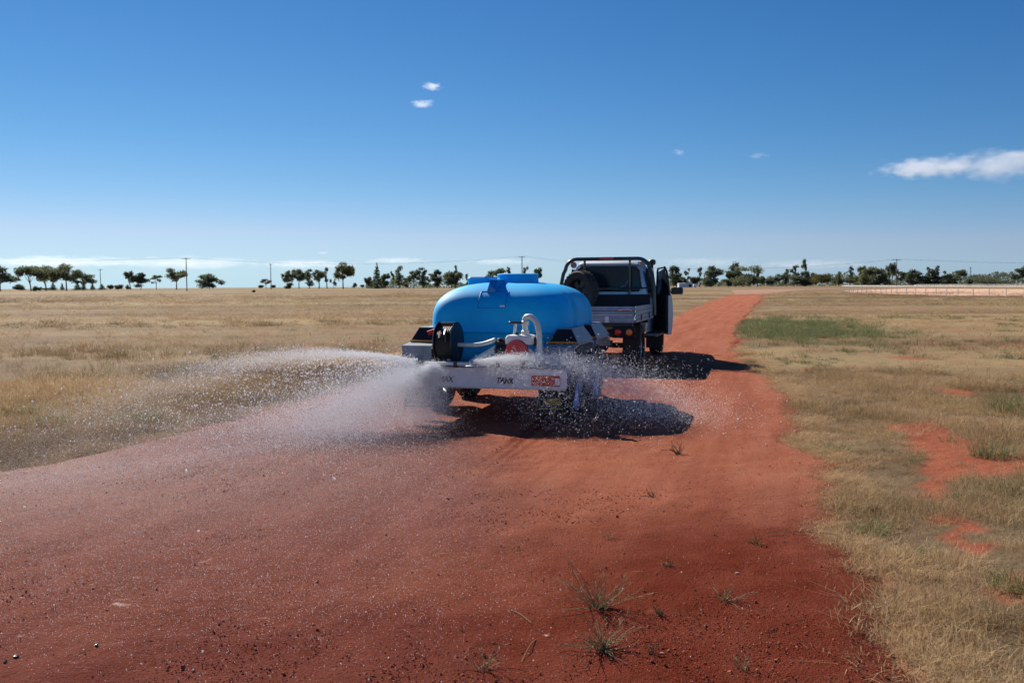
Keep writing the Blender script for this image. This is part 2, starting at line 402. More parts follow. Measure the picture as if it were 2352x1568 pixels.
hh = g.math('ADD', g.math('MULTIPLY', n2, 0.6), g.noise(None, 75, 4, 0.7))
bs = g.n('ShaderNodeBump'); bs.inputs['Distance'].default_value = 0.030
g.L(hh, bs.inputs['Height']); g.L(g.math('SUBTRACT', 0.9, g.math('MULTIPLY', pud, 0.6)), bs.inputs['Strength']); g.L(bs.outputs[0], g.b.inputs['Normal'])
pool = sst(0.2, -1.4, XR + 0.25 * (YR - 4)) * sst(7.5, 4.5, YR)
road = gridmesh('dirt_road', XR, YR, ZR, g.m, {'wet': wet, 'pool': pool, 'lane': lane, 'sheen': wl * (.25 + .75 * sst(4.2, 7.5, YR))}); road['kind'] = 'structure'
# the road goes on to the right past the rise
far_pts = [((float(edgeL(np.array([YEND]))[0]), YEND), (float(edgeR(np.array([YEND]))[0]), YEND)), ((50, 205), (58, 186)), ((72, 238), (76, 222)), ((110, 262), (112, 249)), ((170, 280), (170, 268)), ((260, 290), (260, 278))]
mb = MB(); vs = [(a[0], a[1], .02) for a, b in far_pts] + [(b[0], b[1], .02) for a, b in far_pts]; n_ = len(far_pts)
mb.add(vs, [(i, i + n_, i + n_ + 1, i + 1) for i in range(n_ - 1)])
fr = NT('far_red_dirt'); fr.L(fr.mix(fr.rng(fr.noise(None, 0.2, 5), 0.35, 0.65), (0.27, 0.12, 0.07), (0.33, 0.16, 0.10)), fr.b.inputs['Base Color']); fr.b.inputs['Roughness'].default_value = 0.95
mb.build('dirt_road_bend', fr.m)['kind'] = 'structure'
# sandy training track by the white rails
tp = [D(1935, 667), D(2100, 662), D(2352, 664), D(2700, 668), D(2700, 686), D(2352, 680), D(2200, 679), D(2060, 676), D(1960, 672)]
mb = MB(); mb.add([(x, y, .05) for x, y in tp], [tuple(range(len(tp)))])
sd = NT('pink_sand'); sd.L(sd.mix(sd.rng(sd.noise(sd.mapping((0.05, 0.3, 1)), 1, 5), 0.35, 0.65), (0.50, 0.27, 0.17), (0.60, 0.40, 0.28)), sd.b.inputs['Base Color']); sd.b.inputs['Roughness'].default_value = 0.95
mb.build('sand_track', sd.m)['kind'] = 'structure'
# ================================================================== grass (instanced tufts)
def blade_mat(name, cols, trans=0.35):
    g = NT(name)
    oi = g.n('ShaderNodeObjectInfo'); rnd = oi.outputs['Random']
    tint = g.attr('tint', 'INSTANCER')
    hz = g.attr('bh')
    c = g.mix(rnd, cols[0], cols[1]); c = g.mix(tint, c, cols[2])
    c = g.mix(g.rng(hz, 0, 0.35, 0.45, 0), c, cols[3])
    out = [n for n in g.t.nodes if n.type == 'OUTPUT_MATERIAL'][0]
    g.L(c, g.b.inputs['Base Color']); g.b.inputs['Roughness'].default_value = 0.7; g.b.inputs['Specular IOR Level'].default_value = 0.25
    tr = g.n('ShaderNodeBsdfTranslucent'); g.L(c, tr.inputs[0])
    mx = g.n('ShaderNodeMixShader'); mx.inputs[0].default_value = trans
    g.L(g.b.outputs[0], mx.inputs[1]); g.L(tr.outputs[0], mx.inputs[2]); g.L(mx.outputs[0], out.inputs['Surface'])
    return g.m
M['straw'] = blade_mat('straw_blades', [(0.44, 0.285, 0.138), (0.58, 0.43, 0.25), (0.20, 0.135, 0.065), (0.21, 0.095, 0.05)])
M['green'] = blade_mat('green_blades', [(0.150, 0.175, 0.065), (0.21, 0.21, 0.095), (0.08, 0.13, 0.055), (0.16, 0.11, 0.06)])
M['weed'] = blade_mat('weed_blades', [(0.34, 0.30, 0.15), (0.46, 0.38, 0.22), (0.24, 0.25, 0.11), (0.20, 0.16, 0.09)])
def tuft_mesh(name, nb, rad, h, wd, lean, m, seed, seeds=0):
    r = np.random.default_rng(seed); vs = []; fs = []; bh = []
    for i in range(nb):
        a = r.uniform(0, 2 * math.pi); q = rad * math.sqrt(r.random()); bx, by = q * math.cos(a), q * math.sin(a)
        la = a + r.normal(0, 0.9); L_ = lean * r.uniform(0.2, 1.3); H = h * r.uniform(0.45, 1.15); wv = wd * r.uniform(0.6, 1.3); fa = r.uniform(0, math.pi)
        dx, dy = math.cos(fa) * wv, math.sin(fa) * wv; k = len(vs)
        for t in (0, 0.5, 1):
            cx, cy, cz = bx + math.cos(la) * L_ * t * t * H, by + math.sin(la) * L_ * t * t * H, H * t * (1 - 0.25 * L_ * t)
            s = (1, 0.75, 0.12)[int(t * 2)]
            vs += [(cx - dx * s, cy - dy * s, cz - 0.015 * (t == 0)), (cx + dx * s, cy + dy * s, cz - 0.015 * (t == 0))]; bh += [t, t]
        fs += [(k, k + 1, k + 3, k + 2), (k + 2, k + 3, k + 5, k + 4)]
        if r.random() < seeds:                       # a seed head
            k = len(vs); z = cz
            vs += [(cx, cy, z - .01), (cx + wd * 1.8, cy, z + .012), (cx, cy, z + .03), (cx - wd * 1.8, cy, z + .012)]; bh += [1] * 4; fs.append((k, k + 1, k + 2, k + 3))
    me = bpy.data.meshes.new(name); me.from_pydata(vs, [], fs); me.materials.append(m)
    at = me.attributes.new('bh', 'FLOAT', 'POINT'); at.data.foreach_set('value', np.array(bh, np.float32))
    return me
def coll(name, meshes):
    c = bpy.data.collections.new(name)
    for i, me in enumerate(meshes):
        o = bpy.data.objects.new('%s_%02d' % (name, i), me); c.objects.link(o)
    return c
def scatter(name, P, rot, scl, idx, tint, c):
    me = bpy.data.meshes.new(name); n = len(P)
    me.vertices.add(n); me.vertices.foreach_set('co', np.asarray(P, np.float32).ravel())
    for k, v, t in (('rot', rot, 'FLOAT_VECTOR'), ('scl', scl, 'FLOAT_VECTOR')):
        a = me.attributes.new(k, t, 'POINT'); a.data.foreach_set('vector', np.asarray(v, np.float32).ravel())
    a = me.attributes.new('idx', 'INT', 'POINT'); a.data.foreach_set('value', np.asarray(idx, np.int32))
    a = me.attributes.new('tint', 'FLOAT', 'POINT'); a.data.foreach_set('value', np.asarray(tint, np.float32))
    o = bpy.data.objects.new(name, me); link(o); o['kind'] = 'stuff'
    ng = bpy.data.node_groups.new(name + '_nodes', 'GeometryNodeTree')
    ng.interface.new_socket('Geometry', in_out='INPUT', socket_type='NodeSocketGeometry'); ng.interface.new_socket('Geometry', in_out='OUTPUT', socket_type='NodeSocketGeometry')
    gi = ng.nodes.new('NodeGroupInput'); go = ng.nodes.new('NodeGroupOutput'); ip = ng.nodes.new('GeometryNodeInstanceOnPoints')
    ci = ng.nodes.new('GeometryNodeCollectionInfo'); ci.inputs['Collection'].default_value = c; ci.inputs['Separate Children'].default_value = True; ci.inputs['Reset Children'].default_value = True
    def na(k, t):
        q = ng.nodes.new('GeometryNodeInputNamedAttribute'); q.data_type = t; q.inputs['Name'].default_value = k; return q.outputs['Attribute']
    ip.inputs['Pick Instance'].default_value = True
    ng.links.new(gi.outputs[0], ip.inputs['Points']); ng.links.new(ci.outputs[0], ip.inputs['Instance'])
    ng.links.new(na('idx', 'INT'), ip.inputs['Instance Index']); ng.links.new(na('rot', 'FLOAT_VECTOR'), ip.inputs['Rotation']); ng.links.new(na('scl', 'FLOAT_VECTOR'), ip.inputs['Scale'])
    ng.links.new(ip.outputs[0], go.inputs[0])
    md = o.modifiers.new('scatter', 'NODES'); md.node_group = ng
    return o
def polar(n, r0, r1, p, half=R(42)):                # points with density falling with distance
    u = rng.random(n); r = (r0 ** p + u * (r1 ** p - r0 ** p)) ** (1 / p); a = rng.uniform(-half, half, n)
    return r * np.sin(a), r * np.cos(a), r
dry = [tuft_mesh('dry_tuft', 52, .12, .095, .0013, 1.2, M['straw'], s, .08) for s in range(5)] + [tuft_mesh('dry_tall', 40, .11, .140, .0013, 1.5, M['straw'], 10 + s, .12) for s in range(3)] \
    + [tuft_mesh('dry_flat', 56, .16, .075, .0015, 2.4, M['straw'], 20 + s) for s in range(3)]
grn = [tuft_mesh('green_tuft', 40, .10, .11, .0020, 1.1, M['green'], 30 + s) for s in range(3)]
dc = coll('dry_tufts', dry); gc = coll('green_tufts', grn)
def grass(name, n, r0, r1, p, s0, label, keep=None, green=False, wide=1.0):
    x, y, r = polar(n, r0, r1, p)
    k = ~onroad(x, y, -0.05 if r0 < 20 else 0.3)
    x, y, r = x[k], y[k], r[k]
    b = bareness(x, y); pat = fbm(x * .35 + 3, y * .35, 4)
    k = (rng.random(len(x)) > b * 0.93) & (rng.random(len(x)) < sst(0.30, 0.62, fbm(x * 1.6, y * 1.6, 3)) * .8 + .2)
    if r0 > 15: k &= rng.random(len(x)) < .25 + .75 * sst(.42, .6, fbm(x * .06 + 8, y * .3, 4))
    if keep is not None: k &= keep(x, y, pat)
    x, y, r, pat = x[k], y[k], r[k], pat[k]
    n = len(x); z = relief(x, y)
    sc = s0 * rng.uniform(.45, 1.45, n) * (1 + .9 * (fbm(x * 1.3 + 30, y * 1.3, 3) - .5) * 2)
    sc = sc * np.where(x > 0, .8, 1.0)
    tall = np.where((x < 0) & (y < 22), 1.35, 1.0) * sst(-.35, .5, np.where(x < 0, edgeL(y) - x, x - edgeR(y))) * .6 + .4     # the verge on the left is ranker
    idx = rng.integers(0, 3 if green else 11, n)
    if not green: idx = np.where((x < 0) & (rng.random(n) < .55), rng.integers(5, 8, n), idx)
    w_ = sc * (1 + np.clip(r - 12, 0, 200) * .05) * wide
    scl = np.stack([w_, w_, sc * tall * (1 + np.clip(r - 12, 0, 200) * .004)], -1)
    rot = np.stack([rng.normal(0, .12, n), rng.normal(0, .12, n), rng.uniform(0, 6.28, n)], -1)
    tint = np.clip(fbm(x * .8 + 7, y * .8, 4) * 2.2 - .75 + rng.normal(0, .15, n), 0, 1) * .8
    tint = np.where(r > 13, np.clip(sst(.40, .62, fbm(x * .035 + 3, y * .16 + 1, 4)) * .9 + rng.normal(0, .1, n), 0, 1), tint)
    tint = np.clip(tint + np.where((x < 0) & (y < 16), .85, 0) * sst(2.6, .2, edgeL(y) - x), 0, 1)  # darkens the left verge's fringe: its back-lit shade painted into the tint
    o = scatter(name, np.stack([x, y, z], -1), rot, scl, idx, tint, gc if green else dc)
    tag(o, label, kind='stuff')
    return o
grass('dry_grass', 40000, 2.6, 17, 1.15, 1.0, 'dry straw coloured grass beside the red dirt road')
grass('dry_grass', 26000, 17, 150, 0.75, 1.15, 'dry straw coloured grass across the open paddock')
gpat = lambda x, y, p: ((x > 0) & (fbm(x * .5 + 20, y * .5, 3) > .56)) | ((rng.random(len(x)) < .03)) | \
    (np.hypot((x - D(1850, 755)[0]) / 3.2, (y - D(1850, 755)[1]) / 6) < 1) | (np.hypot((x - D(2330, 960)[0]) / .8, (y - D(2330, 960)[1]) / 1.3) < 1)
grass('green_grass', 15000, 3, 45, 1.1, .95, 'green tufts of grass growing among the straw', gpat, True)

# pale flattened grass lying along the road edges
n = 5200; y = rng.uniform(2.2, 22, n) ** 1.0; side = rng.random(n) < .75
x = np.where(side, edgeR(y) + rng.normal(.06, .13, n), edgeL(y) - rng.normal(.06, .14, n)); z = relief(x, y) + .01
k = rng.random(n) < sst(.3, .6, fbm(x * 2 + 5, y * 2, 3)); x, y, z = x[k], y[k], z[k]; n = len(x); sc = rng.uniform(.45, .95, n)
o = scatter('edge_grass', np.stack([x, y, z], -1), np.stack([rng.normal(0, .2, n), rng.normal(0, .2, n), rng.uniform(0, 6.28, n)], -1), np.stack([sc, sc, sc * .8], -1), rng.integers(8, 11, n), np.zeros(n), dc)
tag(o, 'pale flattened straw lying along the road edges', kind='stuff')

n = 1100; cx, cy = D(1850, 752); u = rng.normal(0, 1, (n, 2)); x = cx - .6 + u[:, 0] * 1.3 + u[:, 1] * .7; y = cy + u[:, 1] * 3.6
k = ~onroad(x, y, .1) & (y > 15) & (rng.random(len(x)) < sst(.35, .6, fbm(x * .9, y * .5, 3)) + .1); x, y = x[k], y[k]; n = len(x); sc = rng.uniform(.8, 1.7, n)
o = scatter('green_grass', np.stack([x, y, relief(x, y)], -1), np.stack([rng.normal(0, .15, n), rng.normal(0, .15, n), rng.uniform(0, 6.28, n)], -1), np.stack([sc * 1.6, sc * 1.6, sc * 1.4], -1), rng.integers(0, 3, n), rng.random(n) * .35, gc)
tag(o, 'patch of fresh green grass right of the road beyond the ute', kind='stuff')
# ================================================================== water tank trailer
HEAD = -R(16)
TX, TY = -0.429, 10.0
tr = empty('water_tank_trailer', (TX, TY, 0), HEAD)
tag(tr, 'tandem trailer carrying a big blue water tank and spraying water over the road', 'trailer')
def part(mb, name, m, parent, smooth=False, label=None, kind=None):
    o = mb.build(name, M[m] if isinstance(m, str) else m, parent, smooth)
    if label: o['label'] = label
    if kind: o['kind'] = kind
    return o
# chassis
f = MB()
for x in (-.5, .5): f.box(x - .03, x + .03, .08, 2.95, .50, .60)
for y in (.12, .9, 1.5, 2.1, 2.75): f.box(-.56, .56, y - .025, y + .025, .505, .595)
f.tube([(-.5, 2.9, .55), (0, 4.2, .52)], .035); f.tube([(.5, 2.9, .55), (0, 4.2, .52)], .035)
part(f, 'chassis', 'steel', tr)
part(MB().cbox(-.95, .95, .05, 3.0, .603, .63, .004), 'deck', 'guard', tr)
part(MB().tube([(0, 4.15, .52), (0, 4.72, .52)], .03).lathe([(.0, -.04), (.045, -.03), (.05, .02), (.0, .05)], 12, Matrix.Translation((0, 4.72, .54))), 'drawbar_coupling', 'steel', tr)
part(MB().tube([(0, 3.9, .1), (0, 3.9, .75)], .025).lathe([(.1, 0), (.1, .05), (0, .05)], 16, AX((-.025, 3.9, .1), (1, 0, 0))), 'jockey_wheel', 'black', tr)
# rear panel with lights and lettering
rp = MB(); c_ = .018
poly = [(-1.053, .43), (-1.035, .412), (1.035, .412), (1.053, .43), (1.053, .594), (1.035, .612), (-1.035, .612), (-1.053, .594)]
rp.prism(poly, 'y', 0.0, .05)
rear = part(rp, 'rear_panel', 'bumper', tr)
part(MB().box(-1.05, 1.05, -.022, .0, .402, .417), 'lower_lip', 'steel', rear)
part(MB().box(-1.02, 1.02, -.006, .02, .6125, .630), 'upper_lip', 'steel', rear)
part(MB().box(-.95, .95, .0, .045, .655, .668), 'shelf_rail', 'guard', tr)
text('TANK', .092, 'lettering', M['ink'], rear, (.36, -.004, .462), shear=.28, off=.0035, sx=.80)
text('MAX', .092, 'lettering', M['inkf'], rear, (-.335, -.004, .465), shear=.28, off=.0025, sx=.85)
text('www  com  au', .034, 'lettering', M['inkc'], rear, (.36, -.004, .563), off=.0022)
for s in (-1, 1):
    x0 = .67 if s > 0 else -.99
    L_ = part(MB().cbox(x0, x0 + .32, -.022, -.001, .446, .560, .006), 'tail_light', 'red', tr)
    part(MB().cbox(x0 + .04, x0 + .25, -.028, -.0225, .530, .552, .002), 'indicator_lens', 'amber', L_)
    part(MB().cbox(x0 + .265, x0 + .315, -.027, -.0225, .460, .535, .002), 'white_lens', 'greywhite', L_)
# mud flaps with yellow lettering
for s in (-1, 1):
    xc = s * .80 + .04
    mf = MB(); n = 8
    mf.loft([[(xc - .16 + .01 * k / n * s, .22 + .03 * math.sin(k * .7), .40 - .265 * k / n), (xc + .16, .22 + .03 * math.sin(k * .7), .40 - .265 * k / n),
              (xc + .16, .232 + .03 * math.sin(k * .7), .40 - .265 * k / n), (xc - .16 + .01 * k / n * s, .232 + .03 * math.sin(k * .7), .40 - .265 * k / n)] for k in range(n + 1)])
    mo = part(mf, 'mud_flap', 'black', tr)
    text('JUMBO', .098, 'lettering', M['inky'], mo, (xc + .01, .182, .215), off=.003, sx=.66)
    part(MB().box(xc - .13, xc + .13, .180, .184, .196, .202), 'blue_stripe', 'inkb', mo)
    y_ = MB()
    for a, b in ((-.13, -.08), (-.07, -.03), (-.02, .04), (.05, .08), (.09, .13)): y_.box(xc + a, xc + b, .180, .184, .163, .180)
    part(y_, 'small_lettering', 'inky', mo)
# wheels and guards
def wheel(parent, x, y, z, r, w, side, rimmat='steel', axis=None, name='wheel'):
    e_ = empty(name, (0, 0, 0), 0, parent)
    m = AX((x, y, z), axis if axis is not None else (side, 0, 0))
    prof = [(r * .60, -w / 2), (r * .93, -w / 2), (r * .99, -w * .36), (r, -w * .3), (r, w * .3), (r * .99, w * .36), (r * .93, w / 2), (r * .60, w / 2), (r * .58, w * .3), (r * .58, -w * .3), (r * .60, -w / 2)]
    t_ = MB().lathe(prof, 40, m, cap=False)
    for k in range(32):                              # tread blocks
        a = 2 * math.pi * k / 32; mm = m @ Matrix.Rotation(a, 4, 'Z')
        for q in (-1, 1): t_.box(r - .006, r + .010, -.022 + q * .012, .022 + q * .012, q * w * .05, q * w * .36, mm) if q > 0 else t_.box(r - .006, r + .010, -.034, .010, -w * .36, -w * .05, mm)
    part(t_, 'tyre', 'tyre', e_, True)
    rm = MB().lathe([(r * .59, -w * .3), (r * .59, w * .34), (r * .55, w * .36), (r * .53, w * .12), (r * .50, w * .05), (r * .50, -w * .3)], 32, m, cap=False)
    for k in range(6):
        mm = m @ Matrix.Rotation(2 * math.pi * k / 6, 4, 'Z')
        rm.prism([(r * .12, -r * .09), (r * .53, -r * .13), (r * .53, r * .13), (r * .12, r * .09)], 'z', w * .08, w * .17, mm)
    rm.lathe([(r * .17, w * .05), (r * .17, w * .24), (r * .13, w * .28), (0, w * .28)], 16, m)
    part(rm, 'rim', rimmat, e_, True)
    return e_
for s in (-1, 1):
    for y in (1.20, 2.36): wheel(tr, s * .86, y, .375, .365, .24, s, 'steel')
    for yy in (0.0, 1.16):
        xi, xo = s * .68, s * 1.05
        a, b = min(xi, xo), max(xi, xo)
        gd = MB()
        # outline seen from the side, extruded across the wheel, thin shell
        out = [(.45, .60), (.45, .835), (.69, .858), (.71, .862), (1.0, .862), (1.42, .862), (1.62, .84), (1.66, .70)]
        inn = [(1.64, .70), (1.60, .82), (1.41, .845), (1.0, .845), (.72, .845), (.70, .835), (.465, .82), (.465, .60)]
        if yy > 0: out[0:3] = [(.62, .76), (.64, .84), (.69, .85)]; inn[-3:] = [(.70, .835), (.66, .82), (.64, .76)]
        gd.prism([(p[0] + yy, p[1]) for p in out + inn], 'x', a, b)
        go_ = part(gd, 'wheel_guard', 'guard', tr)
        # dark tapering hump with an orange reflector
        h = MB(); lo_y, hi_y = .70 + yy, 1.0 + yy
        rings = []
        for t in (0, 1):
            i_ = .004 + .095 * t; zz = .8635 + .175 * t
            rings.append([(a + i_, lo_y + .07 * t, zz), (b - i_, lo_y + .07 * t, zz), (b - i_, lo_y + .92 - .16 * t, zz), (a + i_, lo_y + .92 - .16 * t, zz)])
        h.loft(rings); hump = part(h, 'guard_hump', 'guard', go_)
        pl = MB(); q0, q1 = [(a + .012 + .088 * t, b - .012 - .088 * t, lo_y + .07 * t - .004, .868 + .160 * t) for t in (0, 1)]
        pl.add([(q0[0], q0[2], q0[3]), (q0[1], q0[2], q0[3]), (q1[1], q1[2], q1[3]), (q1[0], q1[2], q1[3]), (q0[0], q0[2] - .008, q0[3]), (q0[1], q0[2] - .008, q0[3]), (q1[1], q1[2] - .008, q1[3]), (q1[0], q1[2] - .008, q1[3])],
               [(0, 1, 2, 3), (7, 6, 5, 4), (0, 4, 5, 1), (1, 5, 6, 2), (2, 6, 7, 3), (3, 7, 4, 0)])
        part(pl, 'step_plate', 'navy', go_)
        part(MB().cbox(a + .005, b - .005, lo_y - .030, lo_y - .013, .866, .888, .003), 'reflector_strip', 'orange', go_)
    part(MB().box(s * .6 - .04 * s - .02, s * .6 - .04 * s + .02, .72, 2.9, .60, .66), 'side_rail', 'steel', tr)
part(MB().tube([(-.86, 1.2, .375), (.86, 1.2, .375)], .035), 'axle', 'black', tr)
part(MB().tube([(-.86, 2.36, .375), (.86, 2.36, .375)], .035), 'axle', 'black', tr)
# the tank, one moulded body
YC, HY, HX = 1.735, .975, .895
ZL, ZA, ZB, ZT = .632, .98, 1.10, 1.585
def halves(z):
    if z > ZB:
        u = min((z - ZB) / (ZT - ZB), .9995); k = 1 - (1 - u ** 2.9) ** (1 / 2.9)
        return HX * (1 - k), HY * (1 - k * .9) , 6.0 - 1.6 * u
    if z < ZA:
        v = (ZA - z) / (ZA - ZL); k = 1 - max(1 - (v * .97) ** 3.2, 0) ** (1 / 3.2)
        return HX - .012 - .05 * v - .20 * k, HY - .012 - .05 * v - .20 * k, 6.0
    return HX, HY, 6.0
def tpoint(z, a, off=0.0):
    hx, hy, n = halves(z)
    c, s = math.cos(a), math.sin(a)
    x = math.copysign(abs(c) ** (2 / n), c) * (hx + off); y = math.copysign(abs(s) ** (2 / n), s) * (hy + off)
    for g0 in (-.48, .0, .48):
        b_ = math.exp(-((y - g0) / .05) ** 2) * (1 if z < 1.30 else max(0, 1 - (z - 1.30) / .15))
        x -= math.copysign(.06 * b_, x) if abs(x) > hx * .6 else 0
    # soft dent on the rear face
    if y < 0: y += .035 * math.exp(-((x - .05) / .22) ** 2 - ((z - 1.08) / .14) ** 2)
    return (x, YC + y, z)
def yrear(x, z, off=0.0):
    hx, hy, n = halves(z)
    y = -(hy) * (1 - min(abs(x / hx), .999) ** n) ** (1 / n)
    y += .035 * math.exp(-((x - .05) / .22) ** 2 - ((z - 1.08) / .14) ** 2)
    return YC + y - off
zz = [ZL + (ZA - ZL) * (math.sin(math.pi / 2 * t)) for t in np.linspace(0, .98, 12)] + [ZA - .004, ZA + .004] + list(np.linspace(ZA + .012, ZB, 8)) + [ZB + (ZT - ZB) * math.sin(math.pi / 2 * t) for t in np.linspace(.03, 1, 22)]
tb = MB(); NA = 120
tb.loft([[tpoint(z, 2 * math.pi * k / NA, .012 if ZA - .006 < z < ZA + .006 else 0) for k in range(NA)] for z in zz])
tank = part(tb, 'tank', 'tank', tr, True)
# moulding seam, panel outline, fin, raised lid
se = MB(); se.tube([tpoint(ZA, 2 * math.pi * k / NA, .012) for k in range(NA + 1)], .006, 6); part(se, 'moulding_seam', 'tank', tank, True)
pf = MB()
def rl(x, z): return (x, yrear(x, z, .002), z)
x0, x1, z0, z1 = -.20, .145, 1.275, 1.470
for seg in ([rl(x, z1) for x in np.linspace(x0, x1, 9)], [rl(x, z0) for x in np.linspace(x0, x1, 9)], [rl(x0, z) for z in np.linspace(z0, z1, 7)], [rl(x1, z) for z in np.linspace(z0, z1, 7)]): pf.tube(seg, .005, 6)
part(pf, 'panel_outline', 'tankd', tank, True)
st = MB(); st.loft([[rl(x, z) for x in np.linspace(.075, .135, 4)] for z in (1.288, 1.305)], cap=False, closed=False)
part(MB().loft([[(x, yrear(x, z, .006), z) for x in (.075, .095, .115, .135)] for z in (1.286, 1.306)], cap=False, closed=False), 'maker_sticker', 'greywhite', tank)
fin = MB(); fin.loft([[(-.125 + w_, y0_, z_), (-.015 - w_, y0_, z_), (.0 - w_, y1_, z_), (-.14 + w_, y1_, z_)] for z_, y0_, y1_, w_ in ((1.46, yrear(-.06, 1.46, .02), 1.0, 0), (1.56, yrear(-.06, 1.52, .05), 1.25, .004), (1.612, 1.02, 1.35, .01))])
part(fin, 'lifting_lug', 'tankd', tank)
lid = MB()
lid.cbox(-.56, -.30, 1.45, 2.05, 1.50, 1.652, .02)
lid.cbox(-.32, -.16, 1.50, 2.0, 1.50, 1.628, .015)
lid.loft([[(.07 + (r_ + .0) * math.cos(a) * 1.02, 1.60 + r_ * math.sin(a), z_) for a in np.linspace(0, 2 * math.pi, 33)[:-1]] for r_, z_ in ((.30, 1.50), (.265, 1.53), (.255, 1.655), (.262, 1.662), (.262, 1.682), (.24, 1.69))])
part(lid, 'tank_lid', 'tank', tank)
for x in (-.45, .45):
  rd = MB(); rd.loft([[(x - .03, y, halves_z), (x + .03, y, halves_z), (x + .015, y, halves_z + .03), (x - .015, y, halves_z + .03)] for y, halves_z in ((2.0, 1.53), (2.3, 1.50), (2.45, 1.44))]); part(rd, 'top_rib', 'tank', tank)
part(MB().cbox(.38, .50, 2.02, 2.08, 1.545, 1.549, .001), 'warning_sticker', 'orange', tank)
# hose reel
reel = empty('hose_reel', (0, 0, 0), 0, tr)
RX, RY, RZ = -.33, .38, .885
def disc(x, r): return MB().lathe([(r, -.008), (r + .008, 0), (r, .008), (.03, .012), (0, .012)], 36, AX((x, RY, RZ), (1, 0, 0)))
part(disc(RX, .232), 'flange', 'blackp', reel, True); part(disc(RX - .21, .232), 'flange', 'blackp', reel, True)
hz = MB()
for k in range(9):
    x = RX - .19 + k * .0215; hz.lathe([(.185 + .012 * math.cos(a), .0115 * math.sin(a)) for a in np.linspace(0, 2 * math.pi, 9)], 30, AX((x, RY, RZ), (1, 0, 0)), cap=False)
part(hz, 'coiled_hose', 'black', reel, True)
part(MB().cbox(RX - .23, RX - .03, RY - .02, RY + .12, 1.04, 1.115, .01).tube([(RX - .10, RY - .1, 1.03), (RX - .07, RY - .22, .98), (RX - .06, RY - .21, .9)], .018), 'hose_guide', 'blackp', reel)
part(MB().tube([(RX - .13, RY - .24, .95), (RX - .11, RY - .245, 1.03)], .014).lathe([(.022, 0), (.022, .03), (0, .03)], 14, AX((RX - .13, RY - .22, 1.0), (0, -1, 0))), 'brass_fitting', 'chrome', reel)
part(MB().tube([(RX - .20, RY, 1.05), (RX - .27, RY - .02, 1.02), (RX - .34, RY - .04, .985)], [.03, .022, .035], 10), 'spray_gun', 'redp', tr, True)
part(MB().box(RX - .24, RX + .01, RY - .04, RY + .04, .63, .66).tube([(RX - .225, RY, .64), (RX - .225, RY, 1.10)], .02).tube([(RX, RY, .64), (RX, RY, .89)], .02), 'reel_frame', 'blackp', reel)
# petrol pump
pu = empty('petrol_pump', (0, 0, 0), 0, tr)
part(MB().cbox(.30, .62, .28, .50, .655, .68, .008).box(.32, .60, .3, .33, .60, .66), 'mounting_plate', 'blackp', pu)
part(MB().lathe([(0, -.01), (.085, 0), (.10, .03), (.10, .12), (.07, .15), (0, .15)], 24, AX((.30, .36, .80), (-1, 0, 0))).cbox(.15, .30, .30, .44, .73, .92, .02).cbox(.18, .25, .31, .38, .92, .945, .008), 'pump_housing', 'blackp', pu, True)
part(MB().cbox(.30, .58, .26, .48, .70, .80, .03).lathe([(.0, 0), (.12, 0), (.14, .03), (.125, .07), (0, .08)], 24, AX((.43, .29, .80), (0, -1, 0))), 'engine_cowl', 'redp', pu, True)
ft = MB(); ft.loft([[(.30 + i, .25 + i, z), (.60 - i, .25 + i, z), (.62 - i, .31, z), (.62 - i, .44, z), (.60 - i, .50 - i, z), (.30 + i, .50 - i, z), (.28 + i, .44, z), (.28 + i, .31, z)] for i, z in ((.03, .868), (0, .88), (0, .945), (.02, .975), (.06, .985))])
part(ft, 'fuel_tank', 'white', pu, True)
part(MB().lathe([(.03, 0), (.03, .025), (0, .028)], 14, Matrix.Translation((.40, .36, .985))), 'fuel_cap', 'blackp', pu)
part(MB().cbox(.60, .66, .30, .42, .86, .96, .01), 'air_filter', 'blackp', pu)
part(MB().tube([(.38, .34, .98), (.385, .34, 1.06), (.395, .34, 1.11)], .016), 'valve_stem', 'pvc', pu)
part(MB().cbox(.315, .445, .325, .36, 1.105, 1.135, .008).tube([(.44, .34, 1.12), (.48, .34, 1.12)], .014), 'valve_handle', 'blackp', pu)
part(MB().lathe([(.045, 0), (.045, .04), (.032, .05), (.032, .10), (.042, .11), (.042, .15), (.03, .16)], 18, Matrix.Translation((.50, .36, .985))), 'pipe_fitting', 'pvc', pu, True)
def hose(pts, r, name='hose'):
    P = [Vector(p) for p in pts]; out = []
    for i in range(len(P) - 1):
        a, b, c, d = P[max(i - 1, 0)], P[i], P[i + 1], P[min(i + 2, len(P) - 1)]
        for t in np.linspace(0, 1, 7)[:-1]:
            t = float(t); out.append(.5 * ((2 * b) + (c - a) * t + (2 * a - 5 * b + 4 * c - d) * t * t + (3 * b - a - 3 * c + d) * t ** 3))
    out.append(P[-1])
    rr = [r * (1 + .05 * (i % 2)) for i in range(len(out))]
    return part(MB().tube(out, rr, 12), name, 'pvc', tr, True)
hose([(.50, .36, 1.10), (.495, .36, 1.15), (.52, .35, 1.185), (.58, .33, 1.185), (.645, .32, 1.12), (.675, .31, 1.0), (.68, .30, .82), (.68, .28, .66)], .031)
hose([(-.31, .37, .86), (-.2, .36, .858), (-.08, .355, .862), (.04, .34, .885), (.155, .33, .925)], .024)
hose([(.17, .33, .835), (.08, .31, .78), (-.02, .28, .72), (-.10, .22, .67)], .033)
part(MB().tube([(-.31, .38, .86), (-.20, .37, .86)], .014), 'swivel_joint', 'chrome', reel)
